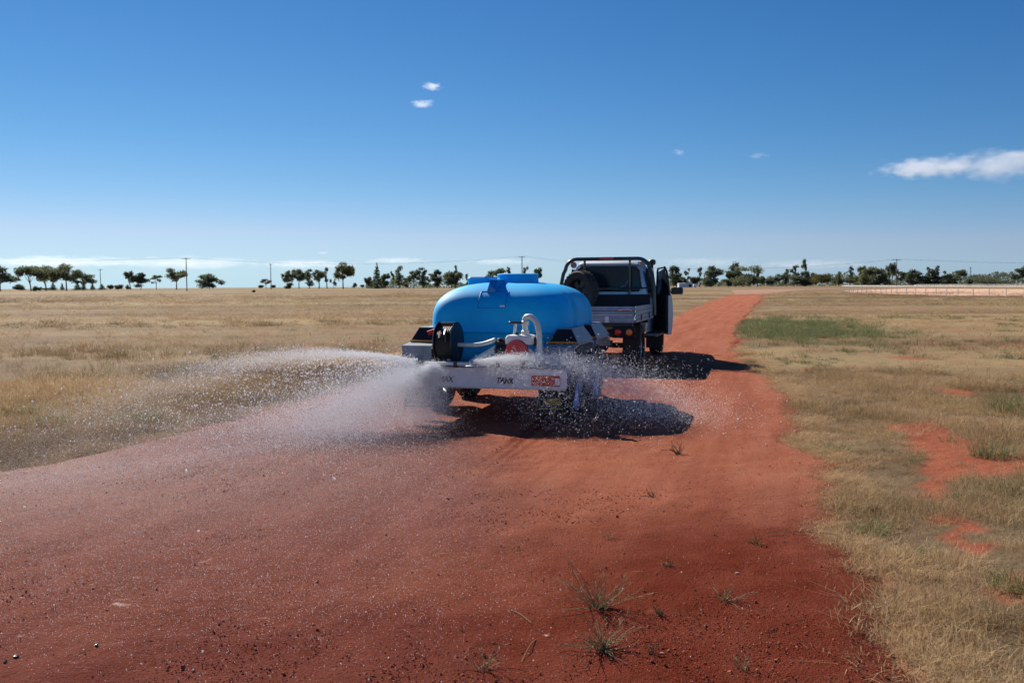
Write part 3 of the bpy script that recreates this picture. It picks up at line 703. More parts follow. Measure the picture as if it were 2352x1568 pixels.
# spray bar with two fan nozzles
sb = part(MB().tube([(-.72, -.03, .672), (.70, -.03, .672)], .021, 12), 'spray_bar', 'white', tr, True)
for x in (-.60, -.2, .30, .58):
    part(MB().box(x - .02, x + .02, -.055, .02, .631, .70), 'bar_bracket', 'blackp', sb)
for x, nm in ((-.66, 'spray_nozzle'), (.02, 'spray_nozzle')):
    part(MB().lathe([(.028, 0), (.028, .06), (.04, .07), (.018, .09), (0, .09)], 14, AX((x, -.04, .70), (0, -1, -.25))).cbox(x - .06, x + .06, -.16, -.10, .655, .665, .003), nm, 'steel', tr, True)

# ================================================================== the ute
UX, UY = 1.285, 16.0
ut = empty('flatbed_ute', (UX, UY, 0), HEAD)
tag(ut, 'silver tray-back ute towing the tank trailer with its driver door open', 'ute')
# tray
part(MB().cbox(-.9, .9, 0.0, 2.36, .875, .925, .006), 'tray_floor', 'alu', ut)
part(MB().box(-.42, -.34, -.1, 5.2, .60, .72).box(.34, .42, -.1, 5.2, .60, .72).box(-.85, .85, .1, .16, .79, .873).box(-.85, .85, 1.1, 1.16, .79, .873).box(-.85, .85, 2.1, 2.16, .79, .873), 'chassis_rails', 'blackp', ut)
tg = empty('tailgate', (0, 0, 0), 0, ut)
for k in range(3): part(MB().cbox(-.895, .895, -.028 + (.006 if k == 1 else 0), -.002, .93 + k * .076, 1.003 + k * .076, .008), 'board', 'alu', tg)
part(MB().cbox(-.90, .90, -.045, -.003, .872, .928, .006), 'bottom_rail', 'alu', tg)
part(MB().box(-.88, .88, -.040, -.0285, 1.000, 1.012), 'bright_strip', 'white', tg)
for x in (-.0, .0 + .42):
    pass
for x in (-.45, .42): part(MB().cbox(x - .035, x + .035, -.07, -.046, .875, .985, .006).tube([(x, -.075, .90), (x + .05, -.08, .89)], .012), 'latch', 'greywhite', tg)
part(MB().tube([(.62, -.055, 1.10), (.80, -.055, 1.115), (.86, -.05, 1.09)], .014), 'corner_latch', 'chrome', tg)
for s in (-1, 1):
    sd_ = empty('side_gate', (0, 0, 0), 0, ut)
    a, b = sorted((s * .902, s * .930))
    for k in range(3): part(MB().cbox(a, b, .01, 2.3, .93 + k * .076, 1.003 + k * .076, .008), 'board', 'alu', sd_)
    part(MB().cbox(a - .004, b + .004, .0, 2.34, .872, .928, .005), 'bottom_rail', 'alu', sd_)
    for y in (.6, 1.7): part(MB().cbox(s * .935 - .012, s * .935 + .012, y - .03, y + .03, .89, 1.0, .005), 'latch', 'blackp', sd_)
    part(MB().cbox(s * .9 - .03, s * .9 + .03, 2.30, 2.42, .87, 1.27, .01), 'corner_post', 'guard', ut)
# headboard of bent tube
hb = empty('headboard', (0, 0, 0), 0, ut)
arc = [(-.96, 2.30, .93), (-.95, 2.30, 1.5), (-.90, 2.32, 1.76)] + [(-.62 - .24 * math.cos(a), 2.34, 1.825 + .235 * math.sin(a)) for a in np.linspace(.1, math.pi / 2, 7)]
arc = arc + [(-x, y, z) for x, y, z in reversed(arc)]
part(MB().tube(arc, .038, 12), 'hoop', 'tubeb', hb, True)
for x in (-.46, .46): part(MB().tube([(x, 2.32, .93), (x, 2.34, 2.05)], .024, 10), 'upright', 'tubeb', hb, True)
part(MB().tube([(-.94, 2.31, 1.47), (.94, 2.31, 1.47)], .016, 8), 'crossbar', 'tubeb', hb, True)
part(MB().cbox(-.87, .87, 2.30, 2.325, .93, 1.345, .008), 'lower_sheet', 'navy', hb)
part(MB().cbox(-.14, .14, 2.285, 2.30, 2.042, 2.078, .004), 'brake_light', 'red', hb)
for x in (-.68, .72): part(MB().lathe([(.0, -.05), (.05, -.04), (.065, 0), (.058, .012), (0, .014)], 20, AX((x, 2.30, 1.94), (0, -1, -.05))), 'work_light', mat('work_light_lens', (.25, .2, .2), .2), hb, True)
# cab
def cabring(y, zf, tops):
    return [(x, y, z) for x, z in tops]
cb = MB()
sec = lambda y, wb, wr, zr, zw=1.30, zb=.58: [(-wb, y, zb), (-wb - .02, y, .95), (-wb, y, zw), (-wr - .04, y, zr - .10), (-wr + .06, y, zr), (wr - .06, y, zr), (wr + .04, y, zr - .10), (wb, y, zw), (wb + .02, y, .95), (wb, y, zb)]
cb.loft([sec(2.45, .76, .60, 1.93), sec(2.50, .80, .64, 1.985), sec(3.2, .82, .66, 2.0), sec(3.6, .82, .64, 1.95), sec(4.05, .80, .62, 1.50, 1.26), ])
cab = part(cb, 'cab', 'cab', ut, True)
part(MB().loft([[(-.60, y, z), (-.52, y, z + .03), (.52, y, z + .03), (.60, y, z)] for y, z in ((2.43, 1.945), (2.55, 2.0), (3.2, 2.015), (3.58, 1.96))]), 'roof_panel', 'roof', cab, True)
rwp = [(-.62, 1.42), (-.66, 1.50), (-.62, 1.82), (-.56, 1.89), (.56, 1.89), (.62, 1.82), (.66, 1.50), (.62, 1.42)]
part(MB().prism(rwp, 'y', 2.415, 2.437), 'rear_window', 'glass', cab)
part(MB().tube([(x * 1.02, 2.425, 1.655 + (z - 1.655) * 1.03) for x, z in rwp + rwp[:1]], .016, 8), 'window_seal', 'blackp', cab, True)
for s in (-1, 1): part(MB().prism([(2.62, 1.36), (2.66, 1.86), (3.30, 1.88), (3.55, 1.36)], 'x', s * .745 - .012, s * .80), 'side_window', 'glass', cab)
part(MB().tube([(-.3, 2.46, 1.7), (-.2, 2.5, 1.9)], .01), 'seat_belt', 'black', cab)
part(MB().tube([(.42, 2.40, 1.62), (.36, 2.39, 1.52), (.2, 2.39, 1.46), (-.3, 2.39, 1.45)], .01), 'cable', 'guard', ut)
bn_ = MB(); bn_.loft([[(-w_, y, .62), (-w_, y, z - .08), (-w_ + .12, y, z), (w_ - .12, y, z), (w_, y, z - .08), (w_, y, .62)] for y, w_, z in ((4.05, .80, 1.27), (4.7, .79, 1.22), (5.2, .77, 1.16), (5.32, .74, 1.08))])
part(bn_, 'bonnet', 'cab', ut, True)
part(MB().cbox(-.86, .86, 5.36, 5.46, .52, .74, .03).tube([(-.5, 5.45, .7), (-.5, 5.5, 1.15), (.5, 5.5, 1.15), (.5, 5.45, .7)], .03), 'bull_bar', 'blackp', ut)
for s in (-1, 1): part(MB().prism([(3.78, .55), (3.84, .80), (4.0, .93), (4.6, .93), (4.76, .80), (4.84, .55), (4.90, .55), (4.80, .86), (4.62, .99), (3.98, .99), (3.78, .85), (3.72, .55)], 'x', s * .78, s * .93), 'front_flare', 'blackp', ut)
part(MB().tube([(.76, 4.1, 1.2), (.78, 3.9, 1.35), (.74, 3.62, 1.85), (.74, 3.60, 2.0)], .035, 10).lathe([(.04, 0), (.075, .02), (.08, .09), (.05, .12), (0, .12)], 18, Matrix.Translation((.75, 3.58, 1.95))), 'snorkel', 'blackp', ut, True)
for s in (-1, 1):
    wheel(ut, s * .76, 1.12, .40, .395, .25, s, 'steel'); wheel(ut, s * .76, 4.30, .40, .395, .25, s, 'steel')
    part(MB().box(s * .76 - .16, s * .76 + .16, .56, .575, .22, .82), 'mud_flap', 'black', ut)
    part(MB().box(s * .78 - .17, s * .78 + .17, 3.70, 3.715, .18, .60), 'front_mud_flap', 'black', ut)
    part(MB().cbox(s * .83 - .13, s * .83 + .13, 2.55, 3.6, .50, .54, .01).tube([(s * .97, 2.55, .50), (s * .97, 3.6, .50)], .018), 'side_step', 'guard', ut)
    lb = part(MB().cbox(s * .70 - .20, s * .70 + .20, .04, .09, .60, .80, .008), 'light_panel', 'navy', ut)
    for dx, mt in ((-.10, 'red'), (.10, 'amber')):
        part(MB().lathe([(.058, 0), (.058, .014), (.045, .024), (0, .028)], 20, AX((s * .70 + dx * s, .039, .705), (0, -1, 0))), 'lamp', mt, lb, True)
part(MB().tube([(-.76, 1.12, .40), (.76, 1.12, .40)], .05).lathe([(0, -.14), (.12, -.1), (.15, 0), (.12, .1), (0, .14)], 18, AX((.1, 1.12, .40), (0, 1, 0))), 'rear_axle', 'black', ut, True)
part(MB().tube([(-.7, 4.3, .4), (.7, 4.3, .4)], .045), 'front_axle', 'black', ut)
part(MB().tube([(0, -.22, .50), (0, .1, .52)], .03).box(-.5, .5, .0, .08, .46, .56).lathe([(0, 0), (.03, .01), (.03, .04), (0, .05)], 12, Matrix.Translation((0, -.2, .52))), 'tow_bar', 'blackp', ut)
part(MB().tube([(-.3, 2.3, .6), (-.55, 2.0, .6), (-.6, .8, .62), (-.6, .2, .6)], .03), 'exhaust_pipe', 'steel', ut)
# spare wheel in the tray
sp = wheel(ut, -.45, 1.85, 1.42, .395, .25, 1, 'blackp', axis=(-.50, -.86, .04), name='spare_wheel')
part(MB().tube([(-.40, 2.0, 1.42), (-.33, 2.28, 1.5)], .03), 'wheel_carrier', 'blackp', sp)
# open driver's door, hinged at its front edge
dr = empty('driver_door', (.83, 3.72, 0), 0, ut); dr.rotation_euler = (0, 0, R(21.5))
def dsec(z): return .055 * math.sin(math.pi * min(max((z - .45) / .95, 0), 1)) ** .8
skin = MB(); NZ = 12
rings = []
for i in range(NZ + 1):
    z = .52 + (1.32 - .52) * i / NZ; b_ = dsec(z)
    rings.append([(0 - .03, 0, z), (.02 + b_ * .7, 0, z), (.035 + b_, -.5, z), (.02 + b_ * .9, -1.06, z), (-.03, -1.06, z)])
skin.loft(rings); ds = part(skin, 'door_skin', 'cab', dr, True)
part(MB().cbox(-.075, -.031, -1.05, -.02, .56, 1.31, .015), 'door_trim', 'trim', dr)
part(MB().tube([(-.01, -.04, 1.31), (-.06, -.30, 1.80), (-.08, -.42, 1.87), (-.09, -.98, 1.89), (-.065, -1.05, 1.80), (-.0, -1.06, 1.31)], .022, 8), 'window_frame', 'blackp', dr, True)
part(MB().add([(-.005, -.08, 1.32), (-.06, -.32, 1.79), (-.085, -.98, 1.87), (-.0, -1.04, 1.32), (-.011, -.08, 1.32), (-.066, -.32, 1.79), (-.091, -.98, 1.87), (-.006, -1.04, 1.32)], [(0, 1, 2, 3), (7, 6, 5, 4), (0, 4, 5, 1), (1, 5, 6, 2), (2, 6, 7, 3), (3, 7, 4, 0)]), 'door_window', 'glass', dr)
part(MB().cbox(-.10, -.078, -.9, -.55, .95, 1.0, .008), 'door_pull', 'blackp', dr)
mi = part(MB().cbox(.30, .56, -.10, -.02, 1.325, 1.475, .02), 'wing_mirror', 'blackp', dr)
part(MB().tube([(.02, -.06, 1.36), (.31, -.06, 1.39)], .016), 'mirror_arm', 'blackp', mi)
part(MB().cbox(.315, .545, -.104, -.1005, 1.338, 1.462, .001), 'mirror_glass', 'glass', mi)
part(MB().cbox(.07, .10, -.98, -.86, 1.06, 1.09, .008), 'door_handle', 'chrome', dr)
part(MB().tube([(.90, 4.95, 1.05), (1.02, 5.0, 1.08)], .03).tube([(.90, 4.95, .98), (1.0, 5.0, .99)], .02), 'side_marker', 'chrome', ut)
# ================================================================== trees on the horizon
def leafmat(name, c0, c1, tr=0.45):
    g = NT(name); geo = g.n('ShaderNodeNewGeometry')
    c = g.mix(geo.outputs['Random Per Island'], c0, c1)
    out = [n for n in g.t.nodes if n.type == 'OUTPUT_MATERIAL'][0]
    g.L(c, g.b.inputs['Base Color']); g.b.inputs['Roughness'].default_value = .75; g.b.inputs['Specular IOR Level'].default_value = .2
    t = g.n('ShaderNodeBsdfTranslucent'); g.L(c, t.inputs[0]); mx = g.n('ShaderNodeMixShader'); mx.inputs[0].default_value = tr
    g.L(g.b.outputs[0], mx.inputs[1]); g.L(t.outputs[0], mx.inputs[2]); g.L(mx.outputs[0], out.inputs['Surface']); return g.m
LM = {'g': leafmat('gum_leaves', (.110, .135, .065), (.195, .205, .115)), 'd': leafmat('dark_leaves', (.080, .108, .065), (.150, .172, .105)),
      'o': leafmat('olive_leaves', (.085, .085, .030), (.150, .140, .055)), 's': leafmat('grey_green_leaves', (.085, .095, .065), (.150, .155, .105))}
BARK = mat('bark', (.16, .12, .09), .9, noise=(1, .7, 1.2))
def lobes(kind, w_, h, r):
    L = []
    if kind == 'gum':                                # forked trunk, spreading lobes high up
        for i in range(13):
            a = i * .7 + r.uniform(-.3, .3); q = r.uniform(.18, .44) * w_; L.append((q * math.cos(a), q * math.sin(a), h * (r.uniform(.42, .86)), w_ * r.uniform(.11, .18), h * r.uniform(.09, .15)))
        L.append((0, 0, h * .85, w_ * .2, h * .14))
    elif kind == 'round':
        for i in range(9):
            a = i * .7 + r.uniform(-.3, .3); q = r.uniform(.12, .36) * w_; L.append((q * math.cos(a), q * math.sin(a), h * r.uniform(.42, .86), w_ * r.uniform(.14, .22), h * r.uniform(.09, .14)))
    elif kind == 'slim':
        for i in range(8):
            t = i / 7; L.append((r.normal(0, .12) * w_, r.normal(0, .12) * w_, h * (.2 + .72 * t), w_ * (.5 - .26 * t) * r.uniform(.6, 1.1), h * .075))
    elif kind == 'cone':
        for i in range(8):
            t = i / 7; L.append((0, 0, h * (.06 + .88 * t), w_ * .5 * (1 - t) + .12, h * .08))
    elif kind == 'bush':
        for i in range(9):
            a = r.uniform(0, 6.28); q = r.uniform(0, .36) * w_; L.append((q * math.cos(a), q * math.sin(a), h * r.uniform(.25, .78) * (1 - .5 * q / w_), w_ * r.uniform(.15, .22), h * r.uniform(.17, .25)))
    elif kind == 'mass':
        for i in range(15):
            a = r.uniform(0, 6.28); q = r.uniform(0, .42) * w_; L.append((q * math.cos(a), q * math.sin(a), h * r.uniform(.15, .88) * (1 - .3 * q / w_), w_ * r.uniform(.15, .22), h * r.uniform(.10, .16)))
    elif kind == 'sparse':
        for i in range(9):
            t = r.random(); a = r.uniform(0, 6.28); q = r.uniform(.1, .42) * w_ * (1 - .4 * t); L.append((q * math.cos(a), q * math.sin(a), h * (.28 + .66 * t), w_ * r.uniform(.09, .17), h * r.uniform(.05, .1)))
    return L
TREES = []
def tree(px, ytop, wpx, kind, lm, name, label, dist, ybase=None, seed=[0]):
    seed[0] += 1; r = np.random.default_rng(1000 + seed[0])
    v = ray(px, 300); k = dist / math.hypot(v.x, v.y); x, y = v.x * k, v.y * k
    z = float(relief(np.array([x]), np.array([y]))[0])
    vt = ray(px, ytop); ztop = CAM_H + vt.z * y / vt.y
    h = ztop - z; w_ = wpx / F * dist
    t = empty(name, (x, y, z)); t.rotation_euler = (0, 0, r.uniform(0, 6.28)); tag(t, label, 'bush' if name.endswith('bush') else 'tree', 'trees along the horizon')
    L = lobes(kind, w_, h, r)
    leaf = .40 if h > 8 else .28
    vs = []; fs = []
    for (cx, cy, cz, rw, rh) in L:
        n = int(min(230, max(34, 25 * rw * rh / leaf / leaf * .5)))
        for _ in range(n):
            d = r.normal(size=3); d /= np.linalg.norm(d); q = r.random() ** .4 * r.uniform(.75, 1.35)
            c = np.array([cx, cy, cz]) + d * q * np.array([rw, rw, rh])
            if c[2] < .1: c[2] = .1 + abs(c[2]) * .3
            u = r.normal(size=3); u /= np.linalg.norm(u); vv = np.cross(u, r.normal(size=3)); vv /= np.linalg.norm(vv); s = leaf * r.uniform(.6, 1.5); k_ = len(vs)
            vs += [tuple(c - u * s), tuple(c + vv * s * .5), tuple(c + u * s * .9), tuple(c - vv * s * .6)]; fs.append((k_, k_ + 1, k_ + 2, k_ + 3))
    me = bpy.data.meshes.new('crown'); me.from_pydata(vs, [], fs); me.materials.append(LM[lm]); o = bpy.data.objects.new('crown', me); link(o); o.parent = t
    tk = MB(); th = h * (.12 if kind in ('bush', 'mass', 'cone') else .5); tr_ = max(.10, h * .022)
    bend = r.normal(0, .06) * h
    tk.tube([(0, 0, -.3), (bend * .3, 0, th * .5), (bend, 0, th)], [tr_ * 1.3, tr_, tr_ * .7], 6)
    if kind in ('gum', 'round', 'sparse', 'slim'):
        for (cx, cy, cz, rw, rh) in L[:6]: tk.tube([(bend * .6, 0, th * r.uniform(.5, .95)), ((bend + cx) / 2, cy / 2, (th + cz) / 2), (cx, cy, cz)], [tr_ * .55, tr_ * .35, tr_ * .15], 5)
    part(tk, 'trunk', BARK, t)
    return t
# crops of the horizon: (x, y) in the crop -> pixels
A = lambda x, y: (x / 9.1875, 240 + y / 9.1875)
B = lambda x, y: (240 + x / 9.1875, 240 + y / 9.1875)
Cc = lambda x, y: (376 + x / 8.52, 248 + y / 8.52)
E = lambda x, y: (656 + x / 11.76, 240 + y / 11.76)
Fq = lambda x, y: (824 + x / 11.76, 240 + y / 11.76)
def T(fn, x, y, w_, kind, lm, name, label, dist=560):
    px, py = fn(x, y); sc = {A: 9.1875, B: 9.1875, Cc: 8.52, E: 11.76, Fq: 11.76}[fn]
    tree(px, py, w_ / sc * ((1.6 if kind in ('mass', 'bush') else 1.3) if fn in (E, Fq) else 1.18), kind, lm, name, label, dist)
rows = [
 (A, 5, 235, 230, 'gum', 'd', 'gum_tree', 'dark gum cut off by the left edge of the view', 420),
 (A, 190, 398, 125, 'bush', 'd', 'low_bush', 'low round bush between the cut-off gum and the leaning gum', 520),
 (A, 290, 230, 230, 'gum', 'g', 'gum_tree', 'spreading gum, first of the three big gums that lean together', 440),
 (A, 335, 415, 80, 'bush', 'd', 'low_bush', 'dark bush under the first of three leaning gums', 380),
 (A, 430, 225, 190, 'gum', 'g', 'gum_tree', 'middle one of the three big gums whose crowns touch', 450),
 (A, 615, 208, 220, 'gum', 'g', 'gum_tree', 'tallest, third of the three big gums whose crowns touch', 440),
 (A, 765, 295, 180, 'gum', 'd', 'gum_tree', 'low flat-crowned gum right of the three tall ones', 470),
 (A, 492, 385, 55, 'cone', 'd', 'conifer_tree', 'small dark conifer under the middle touching gum', 520),
 (A, 575, 395, 32, 'cone', 'd', 'conifer_tree', 'thinnest small conifer, left of the tallest gum trunk', 540),
 (A, 715, 380, 62, 'cone', 'd', 'conifer_tree', 'small conifer under the flat-crowned gum, on its left', 520),
 (A, 772, 385, 55, 'cone', 'd', 'conifer_tree', 'small conifer under the flat-crowned gum, on its right', 530),
 (A, 855, 395, 46, 'cone', 'd', 'conifer_tree', 'small conifer alone between the flat gum and the thin pole', 520),
 (A, 942, 402, 66, 'cone', 'd', 'conifer_tree', 'squat conifer at the foot of the leftmost thin power pole', 540),
 (A, 420, 430, 90, 'bush', 'd', 'low_bush', 'very low bush beneath the three touching gums', 560),
 (A, 1022, 402, 52, 'bush', 'g', 'low_bush', 'small bush just right of the leftmost power pole', 560),
 (A, 1085, 395, 80, 'bush', 's', 'low_bush', 'grey-green bush between leftmost power pole and twin gums', 560),
 (A, 1176, 405, 50, 'bush', 'g', 'low_bush', 'small bush touching the twin gums on the left', 560),
 (A, 1205, 268, 90, 'round', 'g', 'gum_tree', 'narrow left one of twin gums between two poles', 520),
 (A, 1295, 298, 150, 'mass', 'd', 'gum_tree', 'bushy right one of twin gums between two poles', 520),
 (A, 1440, 318, 100, 'sparse', 'g', 'gum_tree', 'thin see-through gum between bushy gum and round gum', 540),
 (A, 1625, 243, 165, 'round', 'g', 'gum_tree', 'round-crowned gum beside the tall power pole', 520),
 (A, 1925, 297, 200, 'mass', 'd', 'wattle_tree', 'solitary bushy wattle right of the tall power pole', 520),
 (B, 200, 402, 70, 'bush', 's', 'low_bush', 'greyish bush left of the small round tree by a thin pole', 600),
 (B, 243, 343, 82, 'round', 'g', 'gum_tree', 'small round tree beside the second thin power pole', 560),
 (B, 312, 404, 50, 'bush', 's', 'low_bush', 'greyish bush right of the second thin power pole', 600),
 (B, 435, 262, 95, 'round', 'g', 'gum_tree', 'first tree of the row right of the second thin pole', 520),
 (B, 455, 378, 80, 'bush', 'd', 'low_bush', 'dark bush at the foot of that row of gums', 500),
 (B, 545, 260, 140, 'gum', 'g', 'gum_tree', 'wide-topped gum with two slanting trunks in the row', 520),
 (B, 640, 262, 82, 'slim', 'd', 'gum_tree', 'slim dark gum between the slanting trunks and the round pair', 500),
 (B, 730, 250, 115, 'round', 'g', 'gum_tree', 'round gum, left one of the pair before the crooked tree', 500),
 (B, 802, 246, 80, 'sparse', 's', 'gum_tree', 'paler sparse gum, right one of the pair', 520),
 (B, 865, 350, 50, 'sparse', 'd', 'gum_tree', 'small crooked leaning tree left of the fan-shaped gum', 500),
 (B, 950, 195, 175, 'gum', 'o', 'gum_tree', 'fan-shaped light green gum standing on its own', 440),
 (B, 1055, 388, 58, 'bush', 'd', 'low_bush', 'small round dark bush beside the fan-shaped gum', 500),
 (B, 1130, 402, 52, 'bush', 's', 'low_bush', 'tiny grey bush left of the thick grove', 600),
 (B, 1190, 325, 75, 'mass', 'd', 'gum_tree', 'low tree at the left end of the grove behind the tank', 470),
 (B, 1262, 208, 100, 'cone', 'd', 'conifer_tree', 'tall dark pointed tree near the left end of the grove', 450),
 (B, 1320, 285, 85, 'mass', 'd', 'gum_tree', 'dark tree pressed against the tall pointed one', 470),
 (B, 1388, 265, 75, 'sparse', 's', 'gum_tree', 'sparse pale tree right of the tall pointed one', 480),
 (B, 1465, 230, 95, 'slim', 'g', 'gum_tree', 'slim pointed gum in the left part of the grove', 470),
 (B, 1530, 335, 65, 'mass', 'd', 'low_bush', 'low shrub between the slim gum and the dark gum', 480),
 (B, 1600, 255, 130, 'round', 'd', 'gum_tree', 'dark round gum in the middle of the grove', 460),
 (B, 1690, 245, 92, 'slim', 'd', 'gum_tree', 'slim dark gum right of the middle of the grove', 460),
 (B, 1740, 300, 62, 'sparse', 'd', 'gum_tree', 'thin tree between slim dark gum and the wide mass', 470),
 (B, 1812, 265, 95, 'mass', 'd', 'gum_tree', 'dense tree on the left flank of the widest tree', 460),
 (B, 1945, 238, 185, 'mass', 'd', 'gum_tree', 'widest dense tree at the right end of the grove', 440),
 (B, 1982, 228, 50, 'slim', 'd', 'gum_tree', 'pointed crown rising above the widest dense tree', 450),
 (B, 2098, 300, 62, 'sparse', 'd', 'gum_tree', 'small scraggly tree just left of the tank lid', 450),
 (Cc, 1025, 165, 160, 'round', 'd', 'gum_tree', 'dark round tree right above the tank', 450),
 (Cc, 1130, 158, 62, 'slim', 'g', 'gum_tree', 'narrow tree above the tank, left of the thin pole', 450),
 (Cc, 1280, 150, 85, 'sparse', 'g', 'gum_tree', 'sparse tree above the tank lid, right of the thin pole', 460),
 (Cc, 1375, 160, 85, 'round', 'd', 'gum_tree', 'dark tree above the right end of the tank lid', 460),
 (E, 240, 285, 125, 'mass', 'd', 'gum_tree', 'bushy pointed tree just right of the open door', 470),
 (E, 300, 405, 90, 'bush', 'd', 'low_bush', 'shrub behind the pale shed', 480),
 (E, 378, 315, 95, 'sparse', 's', 'gum_tree', 'pale see-through gum above the shed', 480),
 (E, 450, 405, 80, 'bush', 'd', 'low_bush', 'shrub right of the pale shed', 480),
 (E, 515, 308, 115, 'sparse', 's', 'gum_tree', 'wide see-through gum right of the shed', 480),
 (E, 655, 275, 175, 'mass', 'd', 'gum_tree', 'dense dark tree ending the clump by the shed', 460),
 (E, 800, 448, 150, 'bush', 'o', 'low_bush', 'low olive bushes in the gap before the willow', 560),
 (E, 935, 245, 130, 'mass', 'd', 'gum_tree', 'tall left half of the big double tree above the road', 460),
 (E, 1095, 265, 260, 'mass', 'g', 'gum_tree', 'broad right half of the big double tree above the road', 450),
 (E, 1190, 290, 50, 'slim', 'd', 'gum_tree', 'small top poking out right of the big double tree', 460),
 (E, 1235, 410, 90, 'bush', 'd', 'low_bush', 'bush at the right foot of the big double tree', 480),
 (E, 1345, 398, 140, 'bush', 'd', 'low_bush', 'rounded bush between the double tree and dark low tree', 480),
 (E, 1440, 370, 115, 'round', 'd', 'gum_tree', 'dark low tree with flat top left of the jagged pair', 470),
 (E, 1530, 335, 75, 'slim', 'd', 'gum_tree', 'pointed dark tree left of the jagged pair', 470),
 (E, 1620, 285, 115, 'sparse', 'd', 'gum_tree', 'jagged sparse tree, left of the jagged pair', 470),
 (E, 1655, 405, 165, 'mass', 'd', 'low_bush', 'dense shrub under the jagged pair', 460),
 (E, 1730, 213, 95, 'sparse', 'd', 'gum_tree', 'tallest jagged tree right of the road end', 470),
 (E, 1770, 340, 95, 'mass', 'd', 'gum_tree', 'dense tree under the tallest jagged tree', 460),
 (E, 1852, 405, 95, 'bush', 'd', 'low_bush', 'low dark shrub between jagged trees and olive tree', 470),
 (E, 1952, 370, 205, 'mass', 'o', 'gum_tree', 'olive round tree with sunlit top', 450),
 (E, 2140, 402, 125, 'bush', 'o', 'low_bush', 'olive bush with a dead spike rising from it', 470),
 (Fq, 168, 365, 40, 'slim', 'd', 'dead_tree', 'thin dead spike tree rising from the olive bush', 440),
 (Fq, 302, 300, 62, 'slim', 's', 'pine_tree', 'slim grey pine left of the willow-like grove', 520),
 (Fq, 345, 400, 125, 'bush', 'o', 'low_bush', 'olive bush at the foot of the slim grey pine', 470),
 (Fq, 440, 285, 95, 'round', 'd', 'gum_tree', 'dark topped tree at the left of the right-hand grove', 460),
 (Fq, 480, 380, 165, 'mass', 'd', 'gum_tree', 'low dense tree filling the right-hand grove', 460),
 (Fq, 562, 295, 165, 'mass', 'g', 'gum_tree', 'willow-like tree in the middle of the right-hand grove', 450),
 (Fq, 660, 320, 125, 'mass', 'g', 'gum_tree', 'drooping tree at the right end of that grove', 450),
 (Fq, 792, 268, 92, 'gum', 'd', 'gum_tree', 'slender gum with bare trunk left of the right-hand pole', 430),
 (Fq, 895, 360, 95, 'gum', 'd', 'gum_tree', 'flat low gum just right of the right-hand pole', 440),
 (Fq, 1010, 315, 115, 'round', 'd', 'gum_tree', 'dark gum with leaning trunk above the white rails', 420),
 (Fq, 1095, 360, 135, 'mass', 'd', 'gum_tree', 'dense dark tree right of the leaning gum', 440),
 (Fq, 1218, 310, 62, 'slim', 'd', 'gum_tree', 'narrow left horn of the horned tree', 440),
 (Fq, 1292, 300, 92, 'round', 'd', 'gum_tree', 'rounded right horn of the horned tree', 440),
 (Fq, 1255, 392, 150, 'mass', 'd', 'gum_tree', 'dense base under the two horns', 440),
 (Fq, 1400, 350, 62, 'sparse', 's', 'gum_tree', 'sparse grey tree between horned tree and mushroom tree', 470),
 (Fq, 1430, 388, 175, 'mass', 'd', 'gum_tree', 'dark low dome left of the mushroom-shaped tree', 440),
 (Fq, 1590, 335, 135, 'round', 'd', 'gum_tree', 'mushroom-shaped dark tree left of the lattice mast', 430),
 (Fq, 1700, 440, 65, 'bush', 'd', 'low_bush', 'small dark bush at the foot of the lattice mast', 440),
 (Fq, 1945, 385, 390, 'mass', 'd', 'wattle_tree', 'wide low dome-shaped tree near the right edge', 430),
 (Fq, 2165, 478, 110, 'bush', 's', 'low_bush', 'low grey scrub right of the wide dome', 460),
 (Fq, 2278, 312, 120, 'round', 'd', 'gum_tree', 'gum with two round clumps near the right edge', 430),
 (Fq, 2380, 268, 120, 'round', 'd', 'gum_tree', 'dark gum cut off by the right edge of the view', 430),
]
for q in rows: T(*q)
def scrub(name, pxa, pxb, dist, hmin, hmax, n, lm, label):      # unbroken undergrowth behind the single trees
    r = np.random.default_rng(int(pxa)); vs = []; fs = []
    for i in range(n):
        px = r.uniform(pxa, pxb); v = ray(px, 300); d = dist + r.normal(0, 12); k = d / math.hypot(v.x, v.y); x, y = v.x * k, v.y * k
        H = hmin + (hmax - hmin) * float(fbm(np.array([px * .13]), np.array([pxa]), 3)[0]) ** 1.3 * 1.6; z = r.random() ** .8 * H
        c = np.array([x, y, z]); u = r.normal(size=3); u /= np.linalg.norm(u); w2 = np.cross(u, r.normal(size=3)); w2 /= np.linalg.norm(w2); s = .5 * r.uniform(.6, 1.5); k_ = len(vs)
        vs += [tuple(c - u * s), tuple(c + w2 * s * .5), tuple(c + u * s * .9), tuple(c - w2 * s * .6)]; fs.append((k_, k_ + 1, k_ + 2, k_ + 3))
    me = bpy.data.meshes.new(name); me.from_pydata(vs, [], fs); me.materials.append(LM[lm]); o = bpy.data.objects.new(name, me); link(o); tag(o, label, kind='stuff')
scrub('distant_scrub', 728, 1060, 520, 1.5, 6.5, 9000, 'd', 'unbroken dark scrub behind the trees at right')
scrub('distant_scrub', 668, 732, 520, 1.0, 4.0, 1500, 'd', 'low scrub behind the pale shed')
scrub('distant_scrub', 366, 470, 500, 1.0, 4.5, 2400, 'd', 'undergrowth below the grove left of the tank')
